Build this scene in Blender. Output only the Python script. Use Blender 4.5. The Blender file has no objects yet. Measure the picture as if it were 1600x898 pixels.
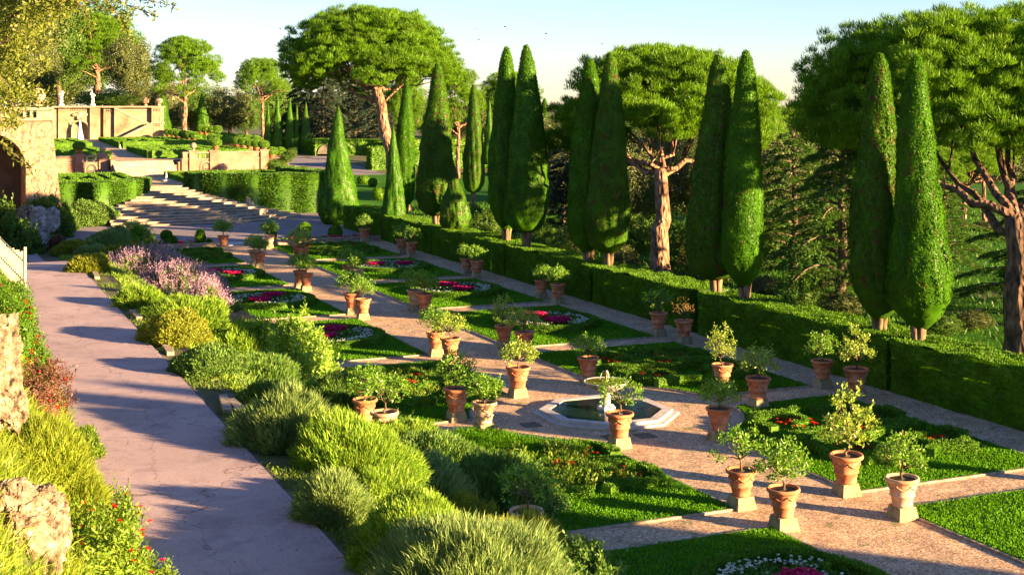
import bpy, math, random
import numpy as np
from mathutils import Vector

# ------------------------------------------------------------------ camera, world, sun, exposure
S = bpy.context.scene
C = S.collection
R = math.radians
HC, FP, HY = 11.0, 2100.0, 165.0          # camera height; focal length and horizon row in 1600 px units
TH = math.atan(905 / 2100)
DX, DY = math.sin(TH), math.cos(TH)       # view direction on the ground
RX, RY = math.cos(TH), -math.sin(TH)      # right-hand direction

cd = bpy.data.cameras.new('camera'); cam = bpy.data.objects.new('camera', cd); C.objects.link(cam)
cam.location = (0, 0, HC); cam.rotation_euler = (R(90), 0, -TH)
cd.sensor_width = 36; cd.lens = 36 * FP / 1600; cd.shift_y = -(449 - HY) / 1600
cd.clip_start = 0.3; cd.clip_end = 9000
S.camera = cam

SUN_EL = 11.0
sx, sy = 0.665, -0.747
w = bpy.data.worlds.new('World'); S.world = w; w.use_nodes = True
nt = w.node_tree; bg = nt.nodes['Background']
sk = nt.nodes.new('ShaderNodeTexSky'); sk.sky_type = 'NISHITA'; sk.sun_disc = False
sk.sun_elevation = R(SUN_EL); sk.sun_rotation = math.atan2(sx, sy)
sk.air_density = 1.0; sk.dust_density = 0.1; sk.ozone_density = 3.0
tm_ = nt.nodes.new('ShaderNodeMix'); tm_.data_type = 'RGBA'; tm_.blend_type = 'MULTIPLY'; tm_.inputs[0].default_value = 1.0; tm_.inputs[7].default_value = (1.02, 0.98, 1.15, 1)
nt.links.new(sk.outputs[0], tm_.inputs[6]); nt.links.new(tm_.outputs[2], bg.inputs[0]); bg.inputs[1].default_value = 0.042

sl = bpy.data.lights.new('sun', 'SUN'); sl.energy = 5.0; sl.angle = R(0.5); sl.color = (1.0, 0.69, 0.32)
so = bpy.data.objects.new('sun', sl); C.objects.link(so)
ce = math.cos(R(SUN_EL))
so.rotation_euler = Vector((sx * ce, sy * ce, math.sin(R(SUN_EL)))).to_track_quat('Z', 'Y').to_euler()
so.location = (60, -40, 40)
S.view_settings.view_transform = 'Standard'; S.view_settings.look = 'None'
S.view_settings.exposure = 2.68; S.view_settings.gamma = 1.0
S.cycles.max_bounces = 5; S.cycles.diffuse_bounces = 2; S.cycles.glossy_bounces = 2
S.cycles.transmission_bounces = 3; S.cycles.transparent_max_bounces = 4

rng = np.random.default_rng(7)
random.seed(7)

# ------------------------------------------------------------------ materials
MATS = {}
def newmat(name):
    m = bpy.data.materials.new(name); m.use_nodes = True; m.node_tree.nodes.clear(); return m
def ramp(nt, fac, stops):
    r = nt.nodes.new('ShaderNodeValToRGB'); e = r.color_ramp.elements
    while len(e) < len(stops): e.new(0.5)
    for i, (p, c) in enumerate(stops):
        e[i].position = p; e[i].color = (*c, 1) if len(c) == 3 else c
    nt.links.new(fac, r.inputs[0]); return r.outputs[0]
def mixc(nt, fac, a, b, mode='MIX'):
    n = nt.nodes.new('ShaderNodeMix'); n.data_type = 'RGBA'; n.blend_type = mode
    for i, v in ((0, fac), (6, a), (7, b)):
        if isinstance(v, (int, float)): n.inputs[i].default_value = v
        elif isinstance(v, tuple): n.inputs[i].default_value = (*v, 1)
        else: nt.links.new(v, n.inputs[i])
    return n.outputs[2]
def noise(nt, scale, detail=3, coord=None, dist=0.0, rough=0.55):
    n = nt.nodes.new('ShaderNodeTexNoise'); n.inputs['Scale'].default_value = scale
    n.inputs['Detail'].default_value = detail; n.inputs['Distortion'].default_value = dist
    n.inputs['Roughness'].default_value = rough
    if coord is not None: nt.links.new(coord, n.inputs['Vector'])
    return n.outputs['Fac']
def ocoord(nt, scale=(1, 1, 1), kind='Object'):
    t = nt.nodes.new('ShaderNodeTexCoord'); m = nt.nodes.new('ShaderNodeMapping')
    m.inputs['Scale'].default_value = scale
    nt.links.new(t.outputs[kind], m.inputs[0]); return m.outputs[0]
def wcoord(nt, scale=(1, 1, 1)):
    g = nt.nodes.new('ShaderNodeNewGeometry'); m = nt.nodes.new('ShaderNodeMapping')
    m.inputs['Scale'].default_value = scale
    nt.links.new(g.outputs['Position'], m.inputs[0]); return m.outputs[0]

def leafmat(name, a, b, c=None, cf=0.3, trans=0.35, nscale=0.8, gloss=0.06):
    """leaf colour varies leaf by leaf and by patches; c = dead/brown or flower-tinged third colour in patches"""
    if name in MATS: return MATS[name]
    m = newmat(name); nt = m.node_tree; N = nt.nodes
    out = N.new('ShaderNodeOutputMaterial')
    g = N.new('ShaderNodeNewGeometry')
    co = wcoord(nt)
    col = mixc(nt, g.outputs['Random Per Island'], a, b)
    n1 = noise(nt, nscale, 3, co)
    dk = ramp(nt, n1, [(0.3, (0.72,) * 3), (0.7, (1.25,) * 3)])
    col = mixc(nt, 1.0, col, dk, 'MULTIPLY')
    if c:
        n2 = noise(nt, nscale * 3.1, 4, co)
        f = ramp(nt, n2, [(0.62 - cf * 0.3, (0, 0, 0)), (0.78 - cf * 0.3, (1, 1, 1))])
        col = mixc(nt, f, col, c)
    d = N.new('ShaderNodeBsdfDiffuse'); t = N.new('ShaderNodeBsdfTranslucent'); x = N.new('ShaderNodeMixShader')
    nt.links.new(col, d.inputs[0])
    tc = mixc(nt, 1.0, col, (1.15, 1.15, 0.6), 'MULTIPLY'); nt.links.new(tc, t.inputs[0])
    x.inputs[0].default_value = trans
    nt.links.new(d.outputs[0], x.inputs[1]); nt.links.new(t.outputs[0], x.inputs[2])
    gl = N.new('ShaderNodeBsdfGlossy'); gl.inputs['Roughness'].default_value = 0.45; gl.inputs[0].default_value = (1, 1, 1, 1)
    y = N.new('ShaderNodeMixShader'); y.inputs[0].default_value = gloss * 0.2
    nt.links.new(x.outputs[0], y.inputs[1]); nt.links.new(gl.outputs[0], y.inputs[2])
    nt.links.new(y.outputs[0], out.inputs[0]); MATS[name] = m; return m

def solid(name, stops, nscale=3.0, rough=0.8, bump=0.3, bscale=20, bdist=0.02, stretch=(1, 1, 1), metal=0.0, detail=6, vor=False, kind='world', spec=0.3):
    if name in MATS: return MATS[name]
    m = newmat(name); nt = m.node_tree; N = nt.nodes
    out = N.new('ShaderNodeOutputMaterial'); p = N.new('ShaderNodeBsdfPrincipled')
    co = wcoord(nt, stretch) if kind == 'world' else ocoord(nt, stretch)
    n1 = noise(nt, nscale, detail, co)
    col = ramp(nt, n1, stops)
    nt.links.new(col, p.inputs['Base Color'])
    p.inputs['Roughness'].default_value = rough; p.inputs['Metallic'].default_value = metal
    p.inputs['Specular IOR Level'].default_value = spec
    if bump:
        if vor:
            v = N.new('ShaderNodeTexVoronoi'); v.inputs['Scale'].default_value = bscale; nt.links.new(co, v.inputs['Vector']); h = v.outputs['Distance']
        else: h = noise(nt, bscale, 5, co)
        b = N.new('ShaderNodeBump'); b.inputs['Strength'].default_value = bump; b.inputs['Distance'].default_value = bdist
        nt.links.new(h, b.inputs['Height']); nt.links.new(b.outputs[0], p.inputs['Normal'])
    nt.links.new(p.outputs[0], out.inputs[0]); MATS[name] = m; return m

def gravelmat():
    m = newmat('gravel'); nt = m.node_tree; N = nt.nodes
    out = N.new('ShaderNodeOutputMaterial'); p = N.new('ShaderNodeBsdfPrincipled'); co = wcoord(nt)
    v = N.new('ShaderNodeTexVoronoi'); v.inputs['Scale'].default_value = 22; nt.links.new(co, v.inputs['Vector'])
    sp = N.new('ShaderNodeSeparateColor'); nt.links.new(v.outputs['Color'], sp.inputs[0])
    col = ramp(nt, sp.outputs[0], [(0, (0.25, 0.15, 0.10)), (0.45, (0.46, 0.305, 0.205)), (0.8, (0.58, 0.40, 0.28)), (1, (0.74, 0.60, 0.47))])
    pat = ramp(nt, noise(nt, 0.9, 5, co), [(0.35, (0.8, 0.78, 0.76)), (0.65, (1.08, 1.04, 1.0))])
    col = mixc(nt, 1.0, col, pat, 'MULTIPLY')
    # worn, weedy patches
    wn = ramp(nt, noise(nt, 1.7, 6, co, 0.5), [(0.60, (0, 0, 0)), (0.70, (0.75,) * 3)])
    col = mixc(nt, wn, col, (0.10, 0.15, 0.03))
    nt.links.new(col, p.inputs['Base Color']); p.inputs['Roughness'].default_value = 0.95; p.inputs['Specular IOR Level'].default_value = 0.1
    b = N.new('ShaderNodeBump'); b.inputs['Strength'].default_value = 0.55; b.inputs['Distance'].default_value = 0.02
    h = noise(nt, 28, 4, co)
    b2 = N.new('ShaderNodeBump'); b2.inputs['Strength'].default_value = 0.3; b2.inputs['Distance'].default_value = 0.15
    nt.links.new(noise(nt, 1.2, 4, co), b2.inputs['Height']); nt.links.new(h, b.inputs['Height'])
    nt.links.new(b2.outputs[0], b.inputs['Normal']); nt.links.new(b.outputs[0], p.inputs['Normal'])
    nt.links.new(p.outputs[0], out.inputs[0]); return m

def roadmat(name, base, crack=True):
    m = newmat(name); nt = m.node_tree; N = nt.nodes
    out = N.new('ShaderNodeOutputMaterial'); p = N.new('ShaderNodeBsdfPrincipled'); co = wcoord(nt)
    n1 = noise(nt, 0.35, 6, co)
    dark = tuple(v * 0.86 for v in base); lite = tuple(min(1, v * 1.1) for v in base)
    col = ramp(nt, n1, [(0.3, dark), (0.7, lite)])
    fine = ramp(nt, noise(nt, 38, 3, co), [(0.3, (0.80,) * 3), (0.7, (1.1,) * 3)])
    col = mixc(nt, 1.0, col, fine, 'MULTIPLY')
    if crack:
        # cracks: cell borders of a distorted voronoi, only inside some patches
        nz = N.new('ShaderNodeTexNoise'); nz.inputs['Scale'].default_value = 1.6; nz.inputs['Detail'].default_value = 8; nt.links.new(co, nz.inputs['Vector'])
        vm = N.new('ShaderNodeVectorMath'); vm.operation = 'MULTIPLY_ADD'; nt.links.new(nz.outputs['Color'], vm.inputs[0]); vm.inputs[1].default_value = (1.1, 1.1, 1.1); nt.links.new(co, vm.inputs[2])
        mp = N.new('ShaderNodeMapping'); mp.inputs['Scale'].default_value = (0.62, 0.16, 0.3); nt.links.new(vm.outputs[0], mp.inputs[0])
        def cells(scale, w0, w1):
            v = N.new('ShaderNodeTexVoronoi'); v.feature = 'DISTANCE_TO_EDGE'; v.inputs['Scale'].default_value = scale
            nt.links.new(mp.outputs[0], v.inputs['Vector'])
            return ramp(nt, v.outputs['Distance'], [(0.0, (1,) * 3), (w0, (0.8,) * 3), (w1, (0,) * 3)])
        c1 = cells(0.55, 0.0016, 0.0045)
        c2 = cells(2.6, 0.003, 0.009)
        msk = ramp(nt, noise(nt, 0.5, 3, co), [(0.56, (0,) * 3), (0.66, (1,) * 3)])
        c2 = mixc(nt, 1.0, c2, msk, 'MULTIPLY')
        cr = mixc(nt, 1.0, c1, c2, 'ADD')
        cr2 = mixc(nt, 1.0, cr, (0.75,) * 3, 'MULTIPLY')
        col = mixc(nt, cr2, col, (0.07, 0.045, 0.04))
    nt.links.new(col, p.inputs['Base Color']); st_ = ramp(nt, noise(nt, 1.3, 7, co, 0.6), [(0.33, (0.80, 0.78, 0.80)), (0.52, (1.03,) * 3), (0.7, (1.0, 0.97, 0.93))])
    gr_ = ramp(nt, noise(nt, 95, 2, co), [(0.32, (0.62,) * 3), (0.5, (1.0,) * 3), (0.68, (1.18,) * 3)])
    col = mixc(nt, 1.0, mixc(nt, 1.0, col, st_, 'MULTIPLY'), gr_, 'MULTIPLY')
    nt.links.new(col, p.inputs['Base Color']); p.inputs['Roughness'].default_value = 0.9; p.inputs['Specular IOR Level'].default_value = 0.15
    b = N.new('ShaderNodeBump'); b.inputs['Strength'].default_value = 0.5; b.inputs['Distance'].default_value = 0.012
    nt.links.new(noise(nt, 30, 4, co), b.inputs['Height']); nt.links.new(b.outputs[0], p.inputs['Normal'])
    nt.links.new(p.outputs[0], out.inputs[0]); return m

def watermat():
    m = newmat('water'); nt = m.node_tree; N = nt.nodes
    out = N.new('ShaderNodeOutputMaterial'); p = N.new('ShaderNodeBsdfPrincipled'); co = wcoord(nt)
    p.inputs['Base Color'].default_value = (0.008, 0.022, 0.026, 1); p.inputs['Roughness'].default_value = 0.04; p.inputs['Specular IOR Level'].default_value = 0.35
    b = N.new('ShaderNodeBump'); b.inputs['Strength'].default_value = 0.12; b.inputs['Distance'].default_value = 0.02
    nt.links.new(noise(nt, 9, 3, co, 1.0), b.inputs['Height']); nt.links.new(b.outputs[0], p.inputs['Normal'])
    nt.links.new(p.outputs[0], out.inputs[0]); return m

GRAVEL = gravelmat(); ROAD = roadmat('road_concrete', (0.43, 0.315, 0.335)); PLAZA = roadmat('plaza_asphalt', (0.24, 0.20, 0.22))
WATER = watermat()
EARTH = solid('earth', [(0.3, (0.05, 0.05, 0.02)), (0.5, (0.10, 0.09, 0.04)), (0.7, (0.07, 0.11, 0.025))], 1.2, 0.95, 0.6, 14, 0.05)
DITCH = solid('ditch_dirt', [(0.35, (0.07, 0.06, 0.055)), (0.6, (0.14, 0.11, 0.09)), (0.75, (0.10, 0.12, 0.04))], 2.2, 0.95, 0.8, 16, 0.05)
LAWNM = solid('lawn_turf', [(0.3, (0.03, 0.10, 0.010)), (0.7, (0.05, 0.15, 0.014))], 1.5, 0.95, 0.8, 60, 0.03, spec=0.05)
GRASS = leafmat('grass_blades', (0.065, 0.21, 0.006), (0.13, 0.30, 0.010), None, trans=0.45, nscale=0.6, gloss=0.02)
MEADOW = leafmat('meadow_blades', (0.04, 0.12, 0.01), (0.08, 0.17, 0.015), None, trans=0.45, nscale=0.25)
WEED = leafmat('weed_leaf', (0.08, 0.17, 0.02), (0.15, 0.22, 0.03), (0.25, 0.20, 0.05), 0.2, trans=0.4, nscale=1.2)
CYP = leafmat('cypress_leaf', (0.036, 0.118, 0.004), (0.066, 0.175, 0.006), (0.09, 0.065, 0.02), 0.12, trans=0.2, nscale=0.9)
CYP2 = leafmat('cypress_leaf_brown', (0.038, 0.108, 0.005), (0.068, 0.16, 0.008), (0.10, 0.065, 0.025), 0.30, trans=0.2, nscale=0.9)
HEDGE = leafmat('hedge_leaf', (0.045, 0.13, 0.005), (0.12, 0.25, 0.010), (0.12, 0.10, 0.03), 0.02, trans=0.25, nscale=0.9)
IVY = leafmat('laurel_hedge_leaf', (0.03, 0.105, 0.005), (0.09, 0.20, 0.012), None, trans=0.3, nscale=1.1, gloss=0.12)
BOX = leafmat('box_leaf', (0.06, 0.16, 0.010), (0.12, 0.24, 0.018), (0.03, 0.07, 0.012), 0.1, trans=0.25, nscale=1.5)
PINE = leafmat('pine_needles', (0.065, 0.165, 0.005), (0.15, 0.28, 0.008), None, trans=0.35, nscale=0.35)
OAK = leafmat('holm_oak_leaf', (0.05, 0.075, 0.015), (0.11, 0.13, 0.03), (0.03, 0.045, 0.012), 0.2, trans=0.2, nscale=0.5, gloss=0.15)
OAKG = leafmat('green_oak_leaf', (0.05, 0.12, 0.015), (0.11, 0.19, 0.03), None, trans=0.3, nscale=0.4)
CEDAR = leafmat('cedar_needles', (0.045, 0.12, 0.018), (0.10, 0.19, 0.03), None, trans=0.3, nscale=0.6)
CEDARB = leafmat('blue_cedar_needles', (0.03, 0.055, 0.035), (0.07, 0.10, 0.065), None, trans=0.2, nscale=0.6)
LEMON = leafmat('lemon_leaf', (0.09, 0.22, 0.012), (0.20, 0.36, 0.03), None, trans=0.4, nscale=3, gloss=0.15)
LEMONY = leafmat('lemon_leaf_pale', (0.18, 0.29, 0.03), (0.34, 0.42, 0.07), None, trans=0.4, nscale=3, gloss=0.15)
LEMONR = leafmat('lemon_leaf_withered', (0.25, 0.12, 0.05), (0.28, 0.20, 0.06), None, trans=0.35, nscale=3)
ROSEM = leafmat('rosemary_grey', (0.11, 0.20, 0.055), (0.28, 0.36, 0.12), None, trans=0.3, nscale=1.5)
ROSEG = leafmat('rosemary_green', (0.12, 0.25, 0.02), (0.30, 0.42, 0.05), None, trans=0.35, nscale=1.5)
ROSEY = leafmat('santolina_yellow', (0.16, 0.21, 0.015), (0.32, 0.33, 0.04), (0.10, 0.14, 0.03), 0.25, trans=0.35, nscale=2.5)
ROSED = leafmat('dark_shrub', (0.06, 0.15, 0.025), (0.16, 0.25, 0.05), None, trans=0.25, nscale=1.5)
LAUREL = leafmat('laurel_pale', (0.14, 0.28, 0.02), (0.32, 0.45, 0.06), None, trans=0.45, nscale=2, gloss=0.15)
LAV = leafmat('lavender_flower', (0.26, 0.16, 0.30), (0.42, 0.27, 0.38), None, trans=0.3, nscale=2)
DRYP = leafmat('dry_pink_flower', (0.42, 0.26, 0.18), (0.60, 0.40, 0.28), None, trans=0.3, nscale=3)
BARB = leafmat('barberry_leaf', (0.11, 0.04, 0.035), (0.20, 0.10, 0.07), (0.10, 0.15, 0.02), 0.2, trans=0.35, nscale=3)
OLIVE = leafmat('overhanging_leaf', (0.09, 0.13, 0.015), (0.22, 0.24, 0.035), (0.09, 0.11, 0.025), 0.15, trans=0.4, nscale=0.8, gloss=0.1)
FERN = leafmat('bank_green', (0.09, 0.18, 0.015), (0.20, 0.28, 0.03), None, trans=0.4, nscale=1.5)
ROSE_L = leafmat('rose_leaf', (0.05, 0.14, 0.010), (0.13, 0.24, 0.02), None, trans=0.35, nscale=1.5)
STRAW = leafmat('bank_straw', (0.15, 0.22, 0.015), (0.30, 0.34, 0.045), None, trans=0.4, nscale=1.2)
PINKF = leafmat('pink_flower', (0.42, 0.012, 0.09), (0.62, 0.03, 0.17), None, trans=0.3, nscale=6)
REDF = leafmat('red_flower', (0.55, 0.015, 0.01), (0.75, 0.05, 0.02), None, trans=0.3, nscale=6)
WHITEF = leafmat('white_flower', (0.50, 0.54, 0.50), (0.72, 0.74, 0.70), None, trans=0.2, nscale=6)
ORANGEF = leafmat('orange_flower', (0.75, 0.18, 0.02), (0.80, 0.32, 0.03), None, trans=0.3, nscale=6)
BARK = solid('pine_bark', [(0.35, (0.07, 0.035, 0.022)), (0.5, (0.23, 0.125, 0.08)), (0.65, (0.36, 0.22, 0.15))], 4.2, 0.9, 1.0, 5, 0.16, (1, 1, 0.35), vor=True)
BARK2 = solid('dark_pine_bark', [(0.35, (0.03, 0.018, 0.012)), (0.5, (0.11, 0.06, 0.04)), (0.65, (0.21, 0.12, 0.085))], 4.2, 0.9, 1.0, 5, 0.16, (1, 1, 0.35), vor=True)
BARKC = solid('cypress_bark', [(0.35, (0.09, 0.055, 0.03)), (0.65, (0.26, 0.17, 0.10))], 9, 0.9, 0.8, 14, 0.05, (1, 1, 0.18))
BARKD = solid('dark_bark', [(0.35, (0.06, 0.045, 0.03)), (0.65, (0.17, 0.12, 0.08))], 6, 0.9, 0.6, 14, 0.04, (1, 1, 0.3))
TERRA = solid('terracotta', [(0.30, (0.26, 0.085, 0.04)), (0.5, (0.46, 0.165, 0.08)), (0.66, (0.56, 0.25, 0.14)), (0.78, (0.62, 0.42, 0.30))], 2.6, 0.8, 0.25, 26, 0.012, kind='world')
TERRAW = solid('terracotta_weathered', [(0.30, (0.38, 0.17, 0.09)), (0.5, (0.55, 0.32, 0.20)), (0.75, (0.62, 0.48, 0.36))], 2.6, 0.85, 0.25, 26, 0.012)
PLINTH = solid('plinth_stone', [(0.35, (0.17, 0.14, 0.09)), (0.55, (0.34, 0.27, 0.16)), (0.72, (0.24, 0.23, 0.10))], 4, 0.92, 0.6, 18, 0.03)
SOIL = solid('pot_soil', [(0.4, (0.05, 0.035, 0.025)), (0.7, (0.12, 0.09, 0.06))], 12, 0.95, 0.6, 40, 0.02)
MARBLE = solid('fountain_marble', [(0.35, (0.34, 0.30, 0.29)), (0.6, (0.48, 0.43, 0.42)), (0.75, (0.40, 0.35, 0.33))], 2.5, 0.7, 0.3, 18, 0.01)
STEPS = solid('step_travertine', [(0.3, (0.20, 0.15, 0.12)), (0.55, (0.38, 0.30, 0.235)), (0.75, (0.48, 0.39, 0.31))], 1.6, 0.85, 0.4, 9, 0.03)
PLASTER = solid('wall_plaster', [(0.3, (0.13, 0.09, 0.06)), (0.5, (0.25, 0.185, 0.115)), (0.72, (0.33, 0.26, 0.165))], 0.55, 0.9, 0.4, 6, 0.03)
BRICKW = solid('rosy_stucco', [(0.3, (0.20, 0.095, 0.065)), (0.5, (0.30, 0.17, 0.12)), (0.72, (0.35, 0.25, 0.175))], 0.7, 0.9, 0.5, 7, 0.03)
RUBBLE = solid('rubble_stucco', [(0.3, (0.13, 0.08, 0.055)), (0.5, (0.29, 0.19, 0.13)), (0.7, (0.37, 0.26, 0.19))], 3.4, 0.95, 0.8, 5, 0.08, vor=True)
COPING = solid('coping_stone', [(0.35, (0.20, 0.155, 0.11)), (0.65, (0.35, 0.28, 0.20))], 2, 0.85, 0.3, 12, 0.02)
SHADE = solid('recess_shade', [(0.3, (0.06, 0.05, 0.045)), (0.7, (0.12, 0.10, 0.08))], 1, 0.95, 0.3, 8, 0.03)  # dark tone that stands in for the shade inside recesses and openings
STATUE = solid('statue_marble', [(0.35, (0.60, 0.56, 0.50)), (0.65, (0.78, 0.75, 0.70))], 5, 0.7, 0.3, 20, 0.01)
ROCK = solid('tufa_rock', [(0.36, (0.03, 0.02, 0.015)), (0.44, (0.16, 0.11, 0.075)), (0.56, (0.29, 0.21, 0.15)), (0.70, (0.44, 0.37, 0.30))], 6.5, 0.95, 1.0, 22, 0.06, detail=9)
ROCKG = solid('grey_rock', [(0.3, (0.10, 0.08, 0.07)), (0.5, (0.30, 0.26, 0.25)), (0.7, (0.50, 0.44, 0.42))], 2.2, 0.95, 1.0, 7, 0.1, detail=9)
WHITEP = solid('fence_paint', [(0.35, (0.22, 0.205, 0.185)), (0.65, (0.36, 0.34, 0.31))], 6, 0.8, 0.3, 25, 0.01)
CURB = solid('kerb_stone', [(0.35, (0.20, 0.15, 0.11)), (0.65, (0.40, 0.31, 0.24))], 5, 0.9, 0.5, 20, 0.02)
BRONZE = solid('spout_bronze', [(0.4, (0.10, 0.07, 0.03)), (0.7, (0.20, 0.15, 0.06))], 9, 0.5, 0.2, 30, 0.005, metal=0.6)
FOAM = solid('white_water', [(0.4, (0.75, 0.78, 0.8)), (0.7, (0.9, 0.92, 0.93))], 20, 0.4, 0.5, 30, 0.02)
BIRD = solid('bird_feather', [(0.4, (0.03, 0.03, 0.03)), (0.7, (0.06, 0.06, 0.06))], 20, 0.8, 0)
SLATE = solid('grey_roof', [(0.4, (0.16, 0.15, 0.16)), (0.7, (0.28, 0.26, 0.27))], 3, 0.8, 0.3, 10, 0.03)

# ------------------------------------------------------------------ mesh helpers
def nrm(v): return v / np.maximum(np.linalg.norm(v, axis=-1, keepdims=True), 1e-9)
def sn(P, f=1.0, seed=0, octs=3):
    """cheap smooth noise in about -1..1"""
    r = np.random.default_rng(seed + 1000); o = np.zeros(len(P)); a = 1.0; t = 0
    for _ in range(octs):
        for _ in range(4):
            d = r.normal(size=3) * f; o += a * np.sin(P @ d + r.uniform(0, 6.28)); t += a * 0.5
        f *= 2.1; a *= 0.55
    return o / t
class MB:
    def __init__(s): s.v = []; s.q = []; s.t = []; s.n = 0; s.sm = []
    def add(s, V, Q=None, T=None):
        V = np.asarray(V, float).reshape(-1, 3); s.v.append(V)
        if Q is not None and len(Q): s.q.append(np.asarray(Q, int).reshape(-1, 4) + s.n)
        if T is not None and len(T): s.t.append(np.asarray(T, int).reshape(-1, 3) + s.n)
        s.n += len(V); return s
    def box(s, c, d, rz=0.0, taper=1.0, topoff=(0, 0)):
        x, y, z = d[0] / 2, d[1] / 2, d[2] / 2
        V = np.array([(-x, -y, -z), (x, -y, -z), (x, y, -z), (-x, y, -z), (-x * taper, -y * taper, z), (x * taper, -y * taper, z), (x * taper, y * taper, z), (-x * taper, y * taper, z)])
        if rz: c_, s_ = math.cos(rz), math.sin(rz); V[:, :2] = V[:, :2] @ np.array([[c_, s_], [-s_, c_]])
        return s.add(V + np.array(c), [(0, 3, 2, 1), (4, 5, 6, 7), (0, 1, 5, 4), (1, 2, 6, 5), (2, 3, 7, 6), (3, 0, 4, 7)])
    def span(s, a, b):
        a = np.array(a, float); b = np.array(b, float); return s.box((a + b) / 2, b - a)
    def lathe(s, prof, n=24, c=(0, 0, 0), cap=True, disp=None):
        prof = np.array(prof, float); m = len(prof); th = np.linspace(0, 2 * np.pi, n, endpoint=False)
        V = np.stack([prof[:, None, 0] * np.cos(th), prof[:, None, 0] * np.sin(th), np.repeat(prof[:, 1:2], n, 1)], -1).reshape(-1, 3)
        if disp is not None: V = disp(V)
        i = np.arange(m - 1)[:, None] * n; j = np.arange(n)[None]; k = (j + 1) % n
        Q = np.stack([i + j, i + k, i + n + k, i + n + j], -1).reshape(-1, 4)
        T = []
        V = V + np.array(c)
        if cap:
            base = len(V); V = np.vstack([V, V[:n].mean(0), V[-n:].mean(0)])
            for a in range(n):
                b = (a + 1) % n; T.append((b, a, base)); T.append(((m - 1) * n + a, (m - 1) * n + b, base + 1))
        return s.add(V, Q, T)
    def tube(s, pts, rad, n=7, cap=True):
        pts = np.array(pts, float); m = len(pts); rad = np.broadcast_to(np.array(rad, float), (m,))
        tg = nrm(np.gradient(pts, axis=0)); up = np.where(np.abs(tg[:, 2:3]) > 0.9, [[1, 0, 0.0]], [[0, 0, 1.0]])
        a = nrm(np.cross(tg, up)); b = np.cross(tg, a)
        for i in range(1, m):      # keep frames aligned
            if np.dot(a[i], a[i - 1]) < 0: a[i] *= -1; b[i] *= -1
        th = np.linspace(0, 2 * np.pi, n, endpoint=False)
        V = pts[:, None] + rad[:, None, None] * (a[:, None] * np.cos(th)[None, :, None] + b[:, None] * np.sin(th)[None, :, None])
        i = np.arange(m - 1)[:, None] * n; j = np.arange(n)[None]; k = (j + 1) % n
        Q = np.stack([i + j, i + k, i + n + k, i + n + j], -1).reshape(-1, 4); V = V.reshape(-1, 3); T = []
        if cap:
            base = len(V); V = np.vstack([V, pts[0], pts[-1]])
            for x in range(n):
                y = (x + 1) % n; T.append((y, x, base)); T.append(((m - 1) * n + x, (m - 1) * n + y, base + 1))
        return s.add(V, Q, T)
    def ball(s, c, r, n=16, m=10, amp=0.0, f=2.0, seed=0):
        r = np.broadcast_to(np.array(r, float), (3,)); ph = np.linspace(0.001, np.pi - 0.001, m); th = np.linspace(0, 2 * np.pi, n, endpoint=False)
        D = np.stack([np.sin(ph)[:, None] * np.cos(th), np.sin(ph)[:, None] * np.sin(th), np.repeat(np.cos(ph)[:, None], n, 1)], -1).reshape(-1, 3)
        V = D * r
        if amp: V = V * (1 + amp * sn(D * f, 1.5, seed))[:, None]
        i = np.arange(m - 1)[:, None] * n; j = np.arange(n)[None]; k = (j + 1) % n
        Q = np.stack([i + j, i + n + j, i + n + k, i + k], -1).reshape(-1, 4)
        return s.add(V + np.array(c), Q)
    def leaves(s, P, D, L, W, r=None, N=None, j=0.55):
        """rhombic leaves; with N the blades lie roughly square to N, as the outer leaves of a clipped or dense crown do"""
        r = r or rng
        n = len(P); D = nrm(D); L = np.broadcast_to(L, (n,))[:, None]; W = np.broadcast_to(W, (n,))[:, None]
        sd = nrm(np.cross(D, r.normal(size=(n, 3)) if N is None else nrm(N) + r.normal(size=(n, 3)) * j))
        V = np.stack([P, P + D * L * 0.5 + sd * W / 2, P + D * L, P + D * L * 0.5 - sd * W / 2], 1).reshape(-1, 3)
        return s.add(V, np.arange(4 * n).reshape(n, 4))
    def blades(s, P, D, L, W, droop=0.3, r=None, N=None, j=0.6):
        """two-segment bent blades"""
        r = r or rng
        n = len(P); D = nrm(D); L = np.broadcast_to(L, (n,))[:, None]; W = np.broadcast_to(W, (n,))[:, None]
        sd = nrm(np.cross(D, r.normal(size=(n, 3)) if N is None else nrm(N) + r.normal(size=(n, 3)) * j)); M = P + D * L * 0.55
        D2 = nrm(D + np.array([0, 0, -1.0]) * droop + r.normal(size=(n, 3)) * 0.12); E = M + D2 * L * 0.45
        V = np.stack([P - sd * W * 0.35, P + sd * W * 0.35, M + sd * W * 0.5, M - sd * W * 0.5, E], 1).reshape(-1, 3)
        k = np.arange(n)[:, None] * 5
        return s.add(V, k + np.array([[0, 1, 2, 3]]), k + np.array([[3, 2, 4]]))
    def prism(s, poly, z0, z1):
        """extruded convex-ish polygon (fan from centroid)"""
        P = np.array(poly, float); n = len(P)
        V = np.vstack([np.c_[P, np.full(n, z0)], np.c_[P, np.full(n, z1)], [[*P.mean(0), z0]], [[*P.mean(0), z1]]])
        Q = [(i, (i + 1) % n, n + (i + 1) % n, n + i) for i in range(n)]
        T = [((i + 1) % n, i, 2 * n) for i in range(n)] + [(n + i, n + (i + 1) % n, 2 * n + 1) for i in range(n)]
        return s.add(V, Q, T)
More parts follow.
